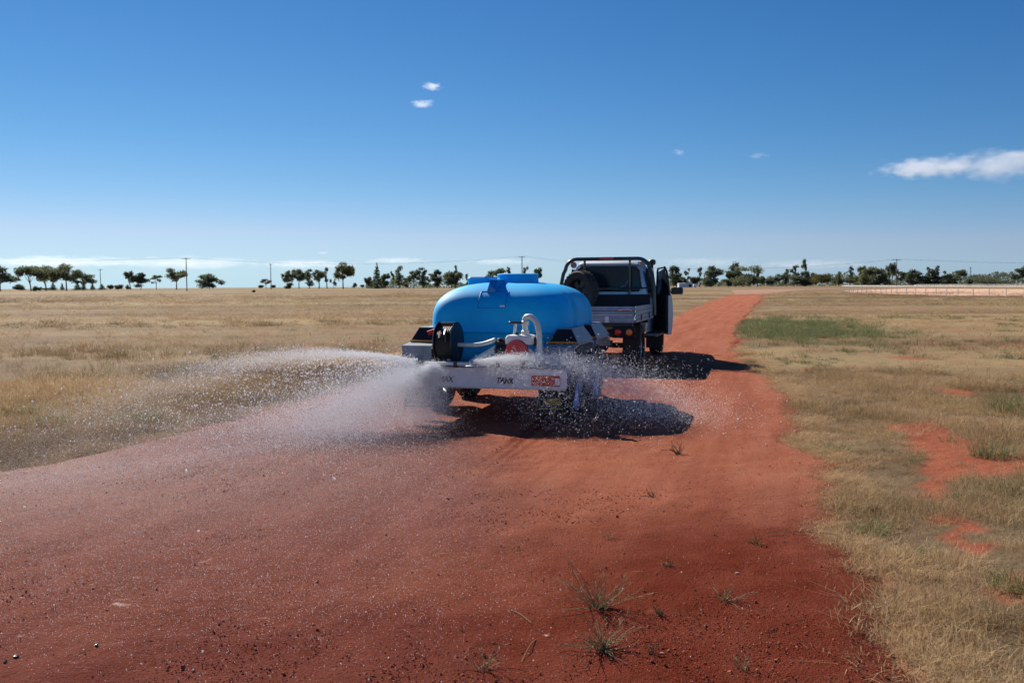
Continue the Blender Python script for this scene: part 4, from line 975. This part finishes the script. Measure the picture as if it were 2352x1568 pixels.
# ================================================================== power poles and wires
POL = []
def pole(px, ytop, dist, label, arm=2.2, lattice=False):
    v = ray(px, 300); k = dist / math.hypot(v.x, v.y); x, y = v.x * k, v.y * k
    z = float(relief(np.array([x]), np.array([y]))[0]); vt = ray(px, ytop); H = CAM_H + vt.z * y / vt.y - z
    t = empty('power_pole', (x, y, z)); tag(t, label, 'mast' if lattice else 'power pole', None if lattice else 'power poles across the plain')
    if lattice: t.name = 'radio_mast'
    if lattice:
        s = MB()
        for dx, dy in ((-.5, -.5), (.5, -.5), (0, .6)): s.tube([(dx, dy, 0), (dx * .3, dy * .3, H)], .07, 5)
        part(s, 'legs', 'guard', t); s = MB()
        for i in range(12):
            a, b = H * i / 12, H * (i + 1) / 12; q = .5 * (1 - .7 * i / 12); s.tube([(-q, -q, a), (q, -q, b)], .05, 4); s.tube([(q, -q, a), (-q, -q, b)], .05, 4)
        part(s, 'bracing', 'guard', t)
    else:
        part(MB().tube([(0, 0, 0), (0, 0, H)], [.19, .13], 8), 'pole', 'wood', t)
        c = part(MB().box(-arm / 2, arm / 2, -.06, .06, H - .45, H - .30), 'crossarm', 'wood', t)
        for dx in (-arm * .45, 0, arm * .45): part(MB().lathe([(.06, 0), (.09, .08), (.05, .2), (0, .22)], 8, Matrix.Translation((dx, 0, H - .30))), 'insulator', 'greywhite', c)
        POL.append((x, y, z + H, arm))
    return t
pole(*A(930, 262), 470, 'distant thin power pole behind the squat conifer')
pole(*A(1720, 158), 318, 'tallest wooden power pole with wide crossarm beside a round gum', 3.0)
pole(*B(288, 215), 400, 'thin wooden power pole beside the small round tree', 1.2)
pole(*Cc(1245, 65), 330, 'power pole rising behind the blue tank', 2.4)
pole(*Fq(845, 218), 330, 'power pole with crossarm behind the white rails', 3.0)
pole(*Fq(1712, 312), 480, 'grey lattice mast left of the wide dome-shaped tree', lattice=True)
def wires(a, b, sag, label):
    t = MB()
    for s in (-.45, 0, .45):
        pts = []
        for u in np.linspace(0, 1, 15): pts.append((a[0] * (1 - u) + b[0] * u + s * a[3], a[1] * (1 - u) + b[1] * u, a[2] * (1 - u) + b[2] * u - 4 * sag * u * (1 - u) - .05))
        t.tube(pts, .012, 4)
    o = t.build('power_line', M['wire']); tag(o, label, 'power line', 'wires strung between the poles')
off = (-330, 300, 16, 3.0); offr = (330, 340, 11, 3.0)
wires(off, POL[1], 3.0, 'three thin wires from the left edge to the tallest pole')
wires(POL[1], POL[3], 2.5, 'three thin wires from the tallest pole towards the tank')
wires(POL[3], POL[4], 4.0, 'three thin wires crossing the sky above the ute')
wires(POL[4], offr, 2.5, 'three thin wires from the right-hand pole out of view')
# ================================================================== white running rails
def rails(pts, gap, label, hgt=1.1, th=.035):
    t = empty('rail_fence', (pts[0][0], pts[0][1], 0)); tag(t, label, 'fence', 'white rails round the sand track')
    o0 = Vector((pts[0][0], pts[0][1], 0)); P = [Vector((x, y, 0)) - o0 for x, y in pts]
    for zz_ in (hgt, ): part(MB().tube([p + Vector((0, 0, zz_)) for p in P], th * 1.5, 6), 'top_rail', 'post', t)
    pm = MB().tube([(0, 0, 0), (0, 0, hgt)], th, 6); first = None; d = 0
    for i in range(len(P) - 1):
        L_ = (P[i + 1] - P[i]).length; n = max(1, int(L_ / gap))
        for j in range(n):
            p = P[i].lerp(P[i + 1], j / n)
            if first is None: first = part(pm, 'post', 'post', t)
            else:
                o = first.copy(); link(o); o.parent = t; o.location = p
rails([D(1935, 672), D(1960, 674), D(2060, 678), D(2200, 681), D(2352, 684), D(2600, 690)], 2.0, 'nearer white running rail on close posts beside the sand track')
rails([D(1935, 671.5), D(1990, 668), D(2100, 666), D(2352, 667.5), D(2600, 670)], 3.0, 'farther white running rail on the far side of the sand track')
# pale shed, white tank, stump
def at(px, py, dist): v = ray(px, 300); k = dist / math.hypot(v.x, v.y); return v.x * k, v.y * k
x, y = at(685, 284, 400); s = empty('farm_shed', (x, y, 0)); tag(s, 'pale low shed under the trees right of the open door', 'shed')
wl_ = MB().box(-3, 3, -2, 2, 0, 1.55); part(wl_, 'wall', 'shed', s)
part(MB().prism([(-3.2, 1.552), (3.2, 1.552), (2.9, 1.75), (0, 2.0), (-2.9, 1.75)], 'y', -2.2, 2.2), 'roof', 'shed', s)
part(MB().box(1.2, 2.4, -2.03, -2.003, 0, 1.3), 'doorway', 'shade_and_stump', s)  # dark slab on the wall paints in the shade inside the opening
x, y = at(694.6, 284, 380); s = empty('water_drum', (x, y, 0)); tag(s, 'small white round tank right of the pale shed', 'tank'); part(MB().lathe([(.7, 0), (.7, 1.1), (.55, 1.35), (.15, 1.45), (0, 1.45)], 16), 'drum_body', 'white', s, True)
part(MB().lathe([(.16, 1.451), (.16, 1.55), (0, 1.56)], 10), 'drum_lid', 'guard', s)
x, y = at(254, 284, 235); s = MB().tube([(0, 0, -.1), (.05, 0, .3), (-.05, .05, .62)], [.42, .33, .22], 9).tube([(0, 0, .2), (.45, .1, .5)], [.2, .08], 7).tube([(0, 0, .1), (-.5, 0, .3)], [.18, .1], 7).build('tree_stump', M['shade_and_stump']); s.location = (x, y, -.05)
tag(s, 'small dark stump alone in the paddock below the pole', 'stump')
# ================================================================== clouds (real volumes far off)
def cloudmat(name, dens, sc, thr, seed, dim):
    m = bpy.data.materials.new(name); m.use_nodes = True; N = m.node_tree; N.nodes.clear()
    out = N.nodes.new('ShaderNodeOutputMaterial'); pv = N.nodes.new('ShaderNodeVolumePrincipled'); N.links.new(pv.outputs[0], out.inputs['Volume'])
    pv.inputs['Color'].default_value = (.97, .975, 1, 1); pv.inputs['Anisotropy'].default_value = .35
    tc = N.nodes.new('ShaderNodeTexCoord'); mp = N.nodes.new('ShaderNodeMapping'); mp.inputs['Location'].default_value = (seed, seed * 2, 0); mp.inputs['Scale'].default_value = sc
    nz = N.nodes.new('ShaderNodeTexNoise'); nz.inputs['Scale'].default_value = 1; nz.inputs['Detail'].default_value = 4; nz.inputs['Roughness'].default_value = .6
    N.links.new(tc.outputs['Object'], mp.inputs[0]); N.links.new(mp.outputs[0], nz.inputs['Vector'])
    # falls off towards the surface of the ellipsoid (object space is the unit ball)
    ln = N.nodes.new('ShaderNodeVectorMath'); ln.operation = 'LENGTH'; N.links.new(tc.outputs['Object'], ln.inputs[0])
    a = N.nodes.new('ShaderNodeMapRange'); a.inputs[1].default_value = 0; a.inputs[2].default_value = 1; a.inputs[3].default_value = .30; a.inputs[4].default_value = -.25; N.links.new(ln.outputs['Value'], a.inputs[0])
    s = N.nodes.new('ShaderNodeMath'); s.operation = 'ADD'; N.links.new(nz.outputs[0], s.inputs[0]); N.links.new(a.outputs[0], s.inputs[1])
    r = N.nodes.new('ShaderNodeMapRange'); r.inputs[1].default_value = thr; r.inputs[2].default_value = thr + .22; r.inputs[3].default_value = 0; r.inputs[4].default_value = dens; N.links.new(s.outputs[0], r.inputs[0])
    N.links.new(r.outputs[0], pv.inputs['Density']); return m
import bmesh
def cloud(px, py, wpx, hpx, dist, dens, thr, label, depth=.6, n=(2.6, 2.6, 1.6), seed=1.0):
    v = ray(px, py); k = dist / math.hypot(v.x, v.y); w_ = wpx / F * dist; h = hpx / F * dist
    bm = bmesh.new(); bmesh.ops.create_icosphere(bm, subdivisions=3, radius=1.0); me = bpy.data.meshes.new('cloud'); bm.to_mesh(me); bm.free()
    me.materials.append(cloudmat('cloud_vapour', dens * .45 / (h * .5), n, thr, seed, None))
    o = bpy.data.objects.new('cloud', me); link(o); o.location = (v.x * k, v.y * k, CAM_H + v.z * k); o.scale = (w_ / 2, w_ * depth / 2, h / 2)
    o.rotation_euler = (0, 0, -math.atan2(v.x, v.y)); tag(o, label, 'cloud', 'small clouds in the blue sky'); return o
K = 1024 / 2352
cloud(992 * K, 198 * K, 36, 13, 6000, 1.3, .50, 'upper of the two small white clouds above the tank', seed=1.3)
cloud(970 * K, 238 * K, 40, 13, 6000, 1.1, .50, 'lower of the two small white clouds above the tank', seed=4.1)
cloud(1560 * K, 350 * K, 22, 13, 6000, .8, .52, 'single faint puff above the ute cab', seed=7.3)
cloud(1742 * K, 357 * K, 44, 12, 6000, .3, .54, 'faintest wisp between the single puff and the big cloud', seed=9.1)
cloud(2130 * K, 386 * K, 130, 28, 6000, 1.1, .46, 'ragged left end of the long cloud at the right', seed=2.2, n=(4, 3, 1.8))
cloud(2300 * K, 378 * K, 135, 42, 5800, 1.3, .47, 'rounded brighter part of the long cloud at the right', seed=5.5, n=(2.6, 2.6, 1.8))
for i, (cx, cy, w_, h, lb) in enumerate([(130, 600, 420, 24, 'low cloud bank on the horizon behind the three touching gums'), (430, 603, 420, 26, 'low cloud bank behind the tall power pole'), (700, 606, 300, 18, 'thin low cloud bank above the row of gums'),
                            (742, 580, 26, 6, 'tiny bright puff above the thin low cloud bank'), (910, 598, 200, 16, 'small low clouds above the grove left of the tank'), (1150, 600, 240, 16, 'faint low cloud behind the tank lid'),
                            (1620, 602, 260, 22, 'faint low cloud right of the open door'), (1860, 606, 320, 20, 'faint low cloud above the jagged trees')]):
    cloud(cx * K, cy * K, w_ * K * 1.15, h * K * 1.6, 11000, (.30, .26, .26, .6, .22, .2, .2, .2)[i], .45, lb, seed=11 + i * 3.7, n=(5, 3, 1.6), depth=.4)
# ================================================================== small things on the road
def rock_mesh(name, r, seed, m, squash=.65):
    bm = bmesh.new(); bmesh.ops.create_icosphere(bm, subdivisions=1 if r < .02 else 2, radius=r); q = np.random.default_rng(seed)
    for v in bm.verts:
        v.co = v.co * float(q.uniform(.7, 1.2)); v.co.z *= squash
    me = bpy.data.meshes.new(name); bm.to_mesh(me); bm.free(); me.materials.append(m); return me
def peb(name, a, b, rough=.6):
    g = NT(name); oi = g.n('ShaderNodeObjectInfo'); c = g.mix(oi.outputs['Random'], a, b); t = g.attr('tint', 'INSTANCER')
    c = g.mix(g.math('MULTIPLY', t, .6), c, (.28, .08, .05)); g.L(c, g.b.inputs['Base Color']); g.L(g.rng(t, 0, 1, .9, .8), g.b.inputs['Roughness']); g.b.inputs['Specular IOR Level'].default_value = .12; return g.m
PM = peb('red_clods', (.26, .080, .045), (.36, .13, .08)); PW = peb('pale_pebbles', (.40, .20, .13), (.48, .30, .22))
gravc = coll('clods', [rock_mesh('clod', .010, s, PM, .45) for s in range(5)] + [rock_mesh('pebble', .008, 20 + s, PW, .7) for s in range(1)])
def wet_at(x, y):
    n = fbm(x * .9 + 4, y * .9, 4) - .5
    return np.clip(np.maximum(sst(.55, -.55, x - (-.15 - .10 * (y - 6.4)) + n * 1.6) * sst(15, 8.5, y) * .8, sst(6.2, 4.7, y + n * 1.8 - .28 * np.clip(x, -3, 3))), 0, 1)
x, y, r = polar(230000, 2.4, 20, .9, R(40))
k = onroad(x, y, -.02) & (rng.random(len(x)) < .12 + .88 * sst(.45, .68, fbm(x * 1.1 + 2, y * 1.1, 4)))
x, y, r = x[k], y[k], r[k]; n = len(x)
sc = np.exp(rng.normal(-1.15, .38, n)); sc = np.clip(sc, .10, 1.2)
gv = scatter('gravel', np.stack([x, y, np.full(n, .006)], -1), rng.uniform(0, 6.28, (n, 3)), np.stack([sc, sc, sc], -1), rng.choice(6, n, p=[.19, .19, .19, .19, .18, .06]), wet_at(x, y), gravc)
tag(gv, 'red clods and grit scattered over the dirt road', kind='stuff')
# loose stones one can pick out
def stone(dx, dy, r, m, label, name='stone'):
    x, y = D(dx, dy); o = bpy.data.objects.new(name, rock_mesh('stone', r, int(dx), m, .6)); link(o); o.location = (x, y, .012); tag(o, label, 'stone', 'loose stones on the road')
WD = mat('wet_dark_stone', (.03, .022, .02), .22, bump=(60, .5, .01)); PL = mat('pale_stone', (.36, .17, .12), .8)
for a in [(38, 1512, .016, WD, 'shiny black wet stone near the bottom left corner'), (12, 1524, .011, WD, 'smaller black stone left of the shiny one'), (125, 1393, .007, WD, 'dark wet stone above the shiny black one'),
          (222, 1485, .009, WD, 'flat dark clod on the wet streaks'), (1693, 1320, .014, PL, 'pale pink stone at the edge of the wet patch'), (1258, 1466, .013, PL, 'pale stone left of the weeds'),
          (1520, 1505, .010, PL, 'small pale stone right of the weeds'), (820, 1290, .008, WD, 'dark clod in the middle of the road')]: stone(*a)
# weeds
def weed(dx, dy, n, h, spread, label, mm='weed', wd=.0020, seed=0, flat=.6):
    r = np.random.default_rng(seed + int(dx)); x, y = D(dx, dy); t = empty('roadside_weed', (x, y, .0)); tag(t, label, 'weed', 'weeds growing in the road')
    vs = []; fs = []; bh = []; lv = MB()
    st_ = MB()
    for i in range(n):
        a = r.uniform(0, 6.28); el = r.uniform(flat * .5, 1.45); L_ = h * r.uniform(.5, 1.15) * (1.2 if el < .7 else 1); p = Vector((r.normal(0, .012), r.normal(0, .012), 0)); d = Vector((math.cos(a) * math.cos(el), math.sin(a) * math.cos(el), math.sin(el))); pts = [p.copy()]
        for q in range(7):
            p = p + d * L_ / 7; d = (d + Vector((r.normal(0, .13), r.normal(0, .13), r.normal(-.04, .12)))).normalized(); p.z = max(p.z, .006); pts.append(p.copy())
            if q > 0 and r.random() < .55:            # side twig or leaf
                dd = (d + Vector(r.normal(0, .6, 3))).normalized(); st_.tube([p, p + dd * L_ * .10, p + dd * L_ * .19], [wd * .6, wd * .5, wd * .15], 3, False)
        st_.tube(pts, [wd * (1 - .7 * k_ / 7) for k_ in range(8)], 4, False)
    o = st_.build('stems', M[mm], t); return t
weed(1375, 1400, 46, .25, 1, 'larger spreading weed with long straw stems, behind the green one', seed=3)
weed(1385, 1492, 44, .17, 1, 'greener bushy weed with a dark shadow, nearest the camera', 'weed', .0022, seed=9)
weed(1110, 1540, 12, .14, 1, 'dry twiggy weed left of the green one at the bottom', seed=12)
weed(1557, 1042, 14, .12, 1, 'small dark tuft on dry red dirt right of the trailer shadow', 'green', .004, 1)
weed(1497, 1142, 9, .09, 1, 'tiny tuft in the middle of the road below the trailer', 'green', .003, 2)
weed(1735, 1250, 9, .07, 1, 'tiny tuft at the right where the wet dirt begins', 'green', .003, 5)
weed(1535, 1302, 9, .06, 1, 'tiny green tuft right above the big straw weed', 'green', .003, 6)
weed(1665, 1378, 16, .10, 1, 'flat grey straggling weed on the wet patch', seed=7, flat=.1)
weed(1515, 1412, 9, .06, 1, 'small sprig just right of the big straw weed', 'green', .003, 8)
weed(1497, 1502, 8, .06, 1, 'thin sprig right of the green weed', 'green', .0025, 4)
weed(1702, 1540, 10, .07, 1, 'ragged sprig near the bottom right of the road', seed=11)
weed(1395, 1238, 7, .06, 1, 'faint grass sprig above the straw weed', seed=15)
for i, (dx, dy, lb) in enumerate([(1190, 1420, 'curved dry stalk lying left of the straw weed'), (1215, 1500, 'bent dry stalk lying low left of the green weed'), (1840, 1230, 'long straw stalk lying at the right road edge')]):
    x, y = D(dx, dy); a = (2.2, 1.3, -.1)[i]; L_ = (.10, .12, .22)[i]
    o = MB().tube([(-L_ * math.cos(a) * (1 - 2 * u), -L_ * math.sin(a) * (1 - 2 * u) + .03 * math.sin(3 * u), .004 + .005 * math.sin(math.pi * u)) for u in np.linspace(0, 1, 8)], .0018, 5).build('dry_stalk', M['weed']); o.location = (x, y, .01)
    tag(o, lb, 'stalk', 'dry stalks lying on the road')
# a few small dark or green shrubs in the grass
def clump(dx, dy, n, h, label, mm='green', seed=0):
    r = np.random.default_rng(seed + int(dx)); x, y = D(dx, dy); z = float(relief(np.array([x]), np.array([y]))[0])
    me = tuft_mesh('leaves', n * 3, h * .8, h * .75, .0026, 1.2, M[mm], seed + 77); o = bpy.data.objects.new('grass_clump', me); link(o); o.location = (x, y, z); tag(o, label, 'grass clump', 'greener clumps in the paddock')
for i, (dx, dy, n, h, lb) in enumerate([(2000, 1215, 70, .16, 'dark grey-green clump in the verge beside the wet patch'), (2335, 945, 160, .40, 'tall green clump at the right edge of the view'), (2280, 1045, 110, .22, 'green clump in front of the bare red patch'),
    (1925, 1030, 60, .16, 'small green clump at the road edge below the trailer shadow'), (2340, 1345, 70, .15, 'dark clump at the far right low down'), (40, 955, 90, .30, 'green clump in the left verge by the frame edge'),
    (115, 975, 70, .25, 'second green clump in the left verge'), (340, 960, 70, .22, 'green clump in the left verge nearer the spray'), (235, 870, 60, .3, 'green sprig in golden grass at left'), (440, 850, 60, .35, 'green sprig at the edge of the spray at left')]): clump(dx, dy, n, h, lb, seed=i)
# ================================================================== spraying water
wm = bpy.data.materials.new('water_drops'); wm.use_nodes = True
N_ = wm.node_tree; pb = N_.nodes['Principled BSDF']; pb.inputs['Base Color'].default_value = (.95, .96, .98, 1); pb.inputs['Roughness'].default_value = .12; pb.inputs['Specular IOR Level'].default_value = .9
tl = N_.nodes.new('ShaderNodeBsdfTranslucent'); tl.inputs[0].default_value = (.95, .96, .98, 1); ms = N_.nodes.new('ShaderNodeMixShader'); ms.inputs[0].default_value = .5
N_.links.new(pb.outputs[0], ms.inputs[1]); N_.links.new(tl.outputs[0], ms.inputs[2]); N_.links.new(ms.outputs[0], N_.nodes['Material Output'].inputs['Surface'])
def drop(name, kx, sub):
    bm = bmesh.new(); bmesh.ops.create_icosphere(bm, subdivisions=sub, radius=1.0)
    for v in bm.verts: v.co.z *= kx
    me = bpy.data.meshes.new(name); bm.to_mesh(me); bm.free(); me.materials.append(wm); me.polygons.foreach_set('use_smooth', [True] * len(me.polygons)); return me
dropc = coll('drops', [drop('round_drop', 1.0, 1), drop('long_drop', 1.5, 1)])
HM = Matrix.Rotation(HEAD, 3, 'Z')
def W3(x, y, z): v = HM @ Vector((x, y, z)); return np.array([v.x + TX, v.y + TY, v.z])
def jet(P0, n, azf, elf, spf, tmax=1.2, spread=.05, rmu=-6.3, rsg=.4, tpow=1.0, zfloor=.0):
    az = azf(n); el = elf(n); sp = spf(n)
    v = np.stack([np.cos(az) * np.cos(el) * sp, np.sin(az) * np.cos(el) * sp, np.sin(el) * sp], -1)
    tl_ = (v[:, 2] + np.sqrt(v[:, 2] ** 2 + 2 * 9.8 * P0[2])) / 9.8
    t = tl_ * rng.random(n) ** tpow
    p = P0[None] + v * t[:, None]; p[:, 2] -= 4.9 * t * t
    p += rng.normal(0, 1, (n, 3)) * (spread * (.12 + t))[:, None]
    k = (p[:, 2] > .005) & (p[:, 1] > 2.6)
    return p[k], np.exp(rng.normal(rmu, rsg, k.sum()))
def beads(n):                                        # drops lying on the wet dirt, added as white glints of light
    x, y, r = polar(n, 3.0, 11, 1.0, R(38)); k = onroad(x, y) & (rng.random(n) < .25 + .75 * wet_at(x, y) * sst(1.5, -1.5, x)); x, y = x[k], y[k]
    return np.stack([x, y, np.full(len(x), .012) + rng.random(len(x)) ** 3 * .05], -1), np.exp(rng.normal(-6.5, .35, len(x)))
def sprayobj(name, sets, label):
    P = np.concatenate([a for a, b in sets]); S = np.concatenate([b for a, b in sets]); n = len(P)
    S = np.clip(S, .0006, .009)
    o = scatter(name, P, rng.uniform(-.6, .6, (n, 3)), np.stack([S, S, S], -1), rng.integers(0, 2, n), np.zeros(n), dropc)
    tag(o, label, kind='stuff'); return o
U_ = lambda a, b: (lambda n: rng.uniform(a, b, n))
Nn = lambda a, b: (lambda n: rng.normal(a, b, n))
NL = W3(-.66, -.08, .70); NR = W3(.02, -.08, .69); NP = W3(-.42, -.14, .63)
def beta(a, b, lo_, hi_): return lambda n: lo_ + (hi_ - lo_) * rng.beta(a, b, n)
mist = -6.5
def splash(n):                                       # water rebounding where the sheet lands
    a = np.array(D(830, 1000)); b = np.array(D(-60, 1140)); u = rng.random(n) ** .8
    P = a[None] * (1 - u[:, None]) + b[None] * u[:, None] + rng.normal(0, 1, (n, 2)) * (.08 + .22 * u[:, None])
    return np.concatenate([P, np.abs(rng.normal(0, .05, (n, 1))) + .01], 1), np.exp(rng.normal(mist - .15, .35, n))
def drift(n):                                        # finest spray hanging over the wet side of the road
    a = NP[:2]; u = rng.random(n) ** .9; az = rng.beta(1.4, 1.3, n) * R(88) + R(191); q = u * 6.2
    P = np.stack([a[0] + np.cos(az) * q, a[1] + np.sin(az) * q], -1) + rng.normal(0, 1, (n, 2)) * (.08 + .25 * u[:, None])
    z = (.50 * (1 - u) ** 1.1) * rng.random(n) ** .8 + np.abs(rng.normal(0, .04, n)) + .01; k = P[:, 1] > 3.2
    return np.concatenate([P, z[:, None]], 1)[k], np.exp(rng.normal(mist - .5, .3, n))[k]
sprayobj('spray_mist', [
    jet(NL, 52000, beta(1.3, 1.6, R(168), R(206)), beta(7, 1.2, R(2), R(12.5)), Nn(7.2, .6), spread=.06, rmu=mist, rsg=.35, tpow=1.35),   # upper sheet
    jet(NP, 130000, beta(1.2, 1.5, R(190), R(258)), beta(1.6, 1.6, R(-18), R(3)), Nn(6.6, 1.6), spread=.16, rmu=mist, rsg=.35, tpow=.9),    # towards the camera
    jet(NP, 56000, U_(R(160), R(300)), U_(R(-60), R(15)), Nn(1.5, .8), spread=.24, rmu=mist, rsg=.35),                                      # cloud at the nozzle
    jet(NR, 62000, beta(1.5, 1.5, R(-14), R(26)), beta(4, 1.5, R(0), R(15)), Nn(5.0, .6), spread=.05, rmu=mist, rsg=.35, tpow=.8),
    splash(9000), drift(230000),
], 'fine white mist of water fanning out from the left nozzle')
big = -5.85
sprayobj('water_drops', [
    jet(NL, 7000, beta(1.2, 1.6, R(165), R(235)), beta(2, 1.3, R(-12), R(13.5)), Nn(7.2, 1.1), spread=.08, rmu=big, rsg=.5, tpow=1.2),
    jet(NL, 7500, U_(R(200), R(275)), U_(R(-15), R(18)), Nn(6.2, 1.6), spread=.12, rmu=big, rsg=.38),
    jet(NR, 17000, beta(1.8, 1.3, R(-30), R(24)), beta(3, 1.5, R(-6), R(18)), Nn(5.0, .9), spread=.07, rmu=big - .28, rsg=.4),
    jet(NR, 9000, U_(R(-50), R(-5)), U_(R(-10), R(25)), Nn(3.4, 1.2), spread=.14, rmu=big - .25, rsg=.4),
    beads(3000),
], 'bright water drops flying off both ends of the spray bar')
# the two solid streams falling past the right light
sm = mat('blue_water', (.30, .42, .80), .15, spec=.8, Alpha=.75)
for i, (px, y0, y1, dd, lb) in enumerate([(577.5, 384, 409, 9.75, 'nearer bluish streak of water falling right of the tail light'), (597, 366, 397, 10.0, 'farther bluish streak of water falling beside the nearer one')]):
    v0 = ray(px, y0); v1 = ray(px - 2, y1); a = Vector((v0.x / v0.y * dd, dd, CAM_H + v0.z / v0.y * dd)); b = Vector((v1.x / v1.y * dd, dd, CAM_H + v1.z / v1.y * dd))
    pts = [a.lerp(b, float(u)) for u in np.linspace(0, 1, 9)]; o = MB().tube([p - a for p in pts], [.006, .014, .018, .022, .024, .030, .033, .026, .006], 10).build('water_stream', sm, None, True); o.location = a
    tag(o, lb, 'water stream', 'streams of falling water')
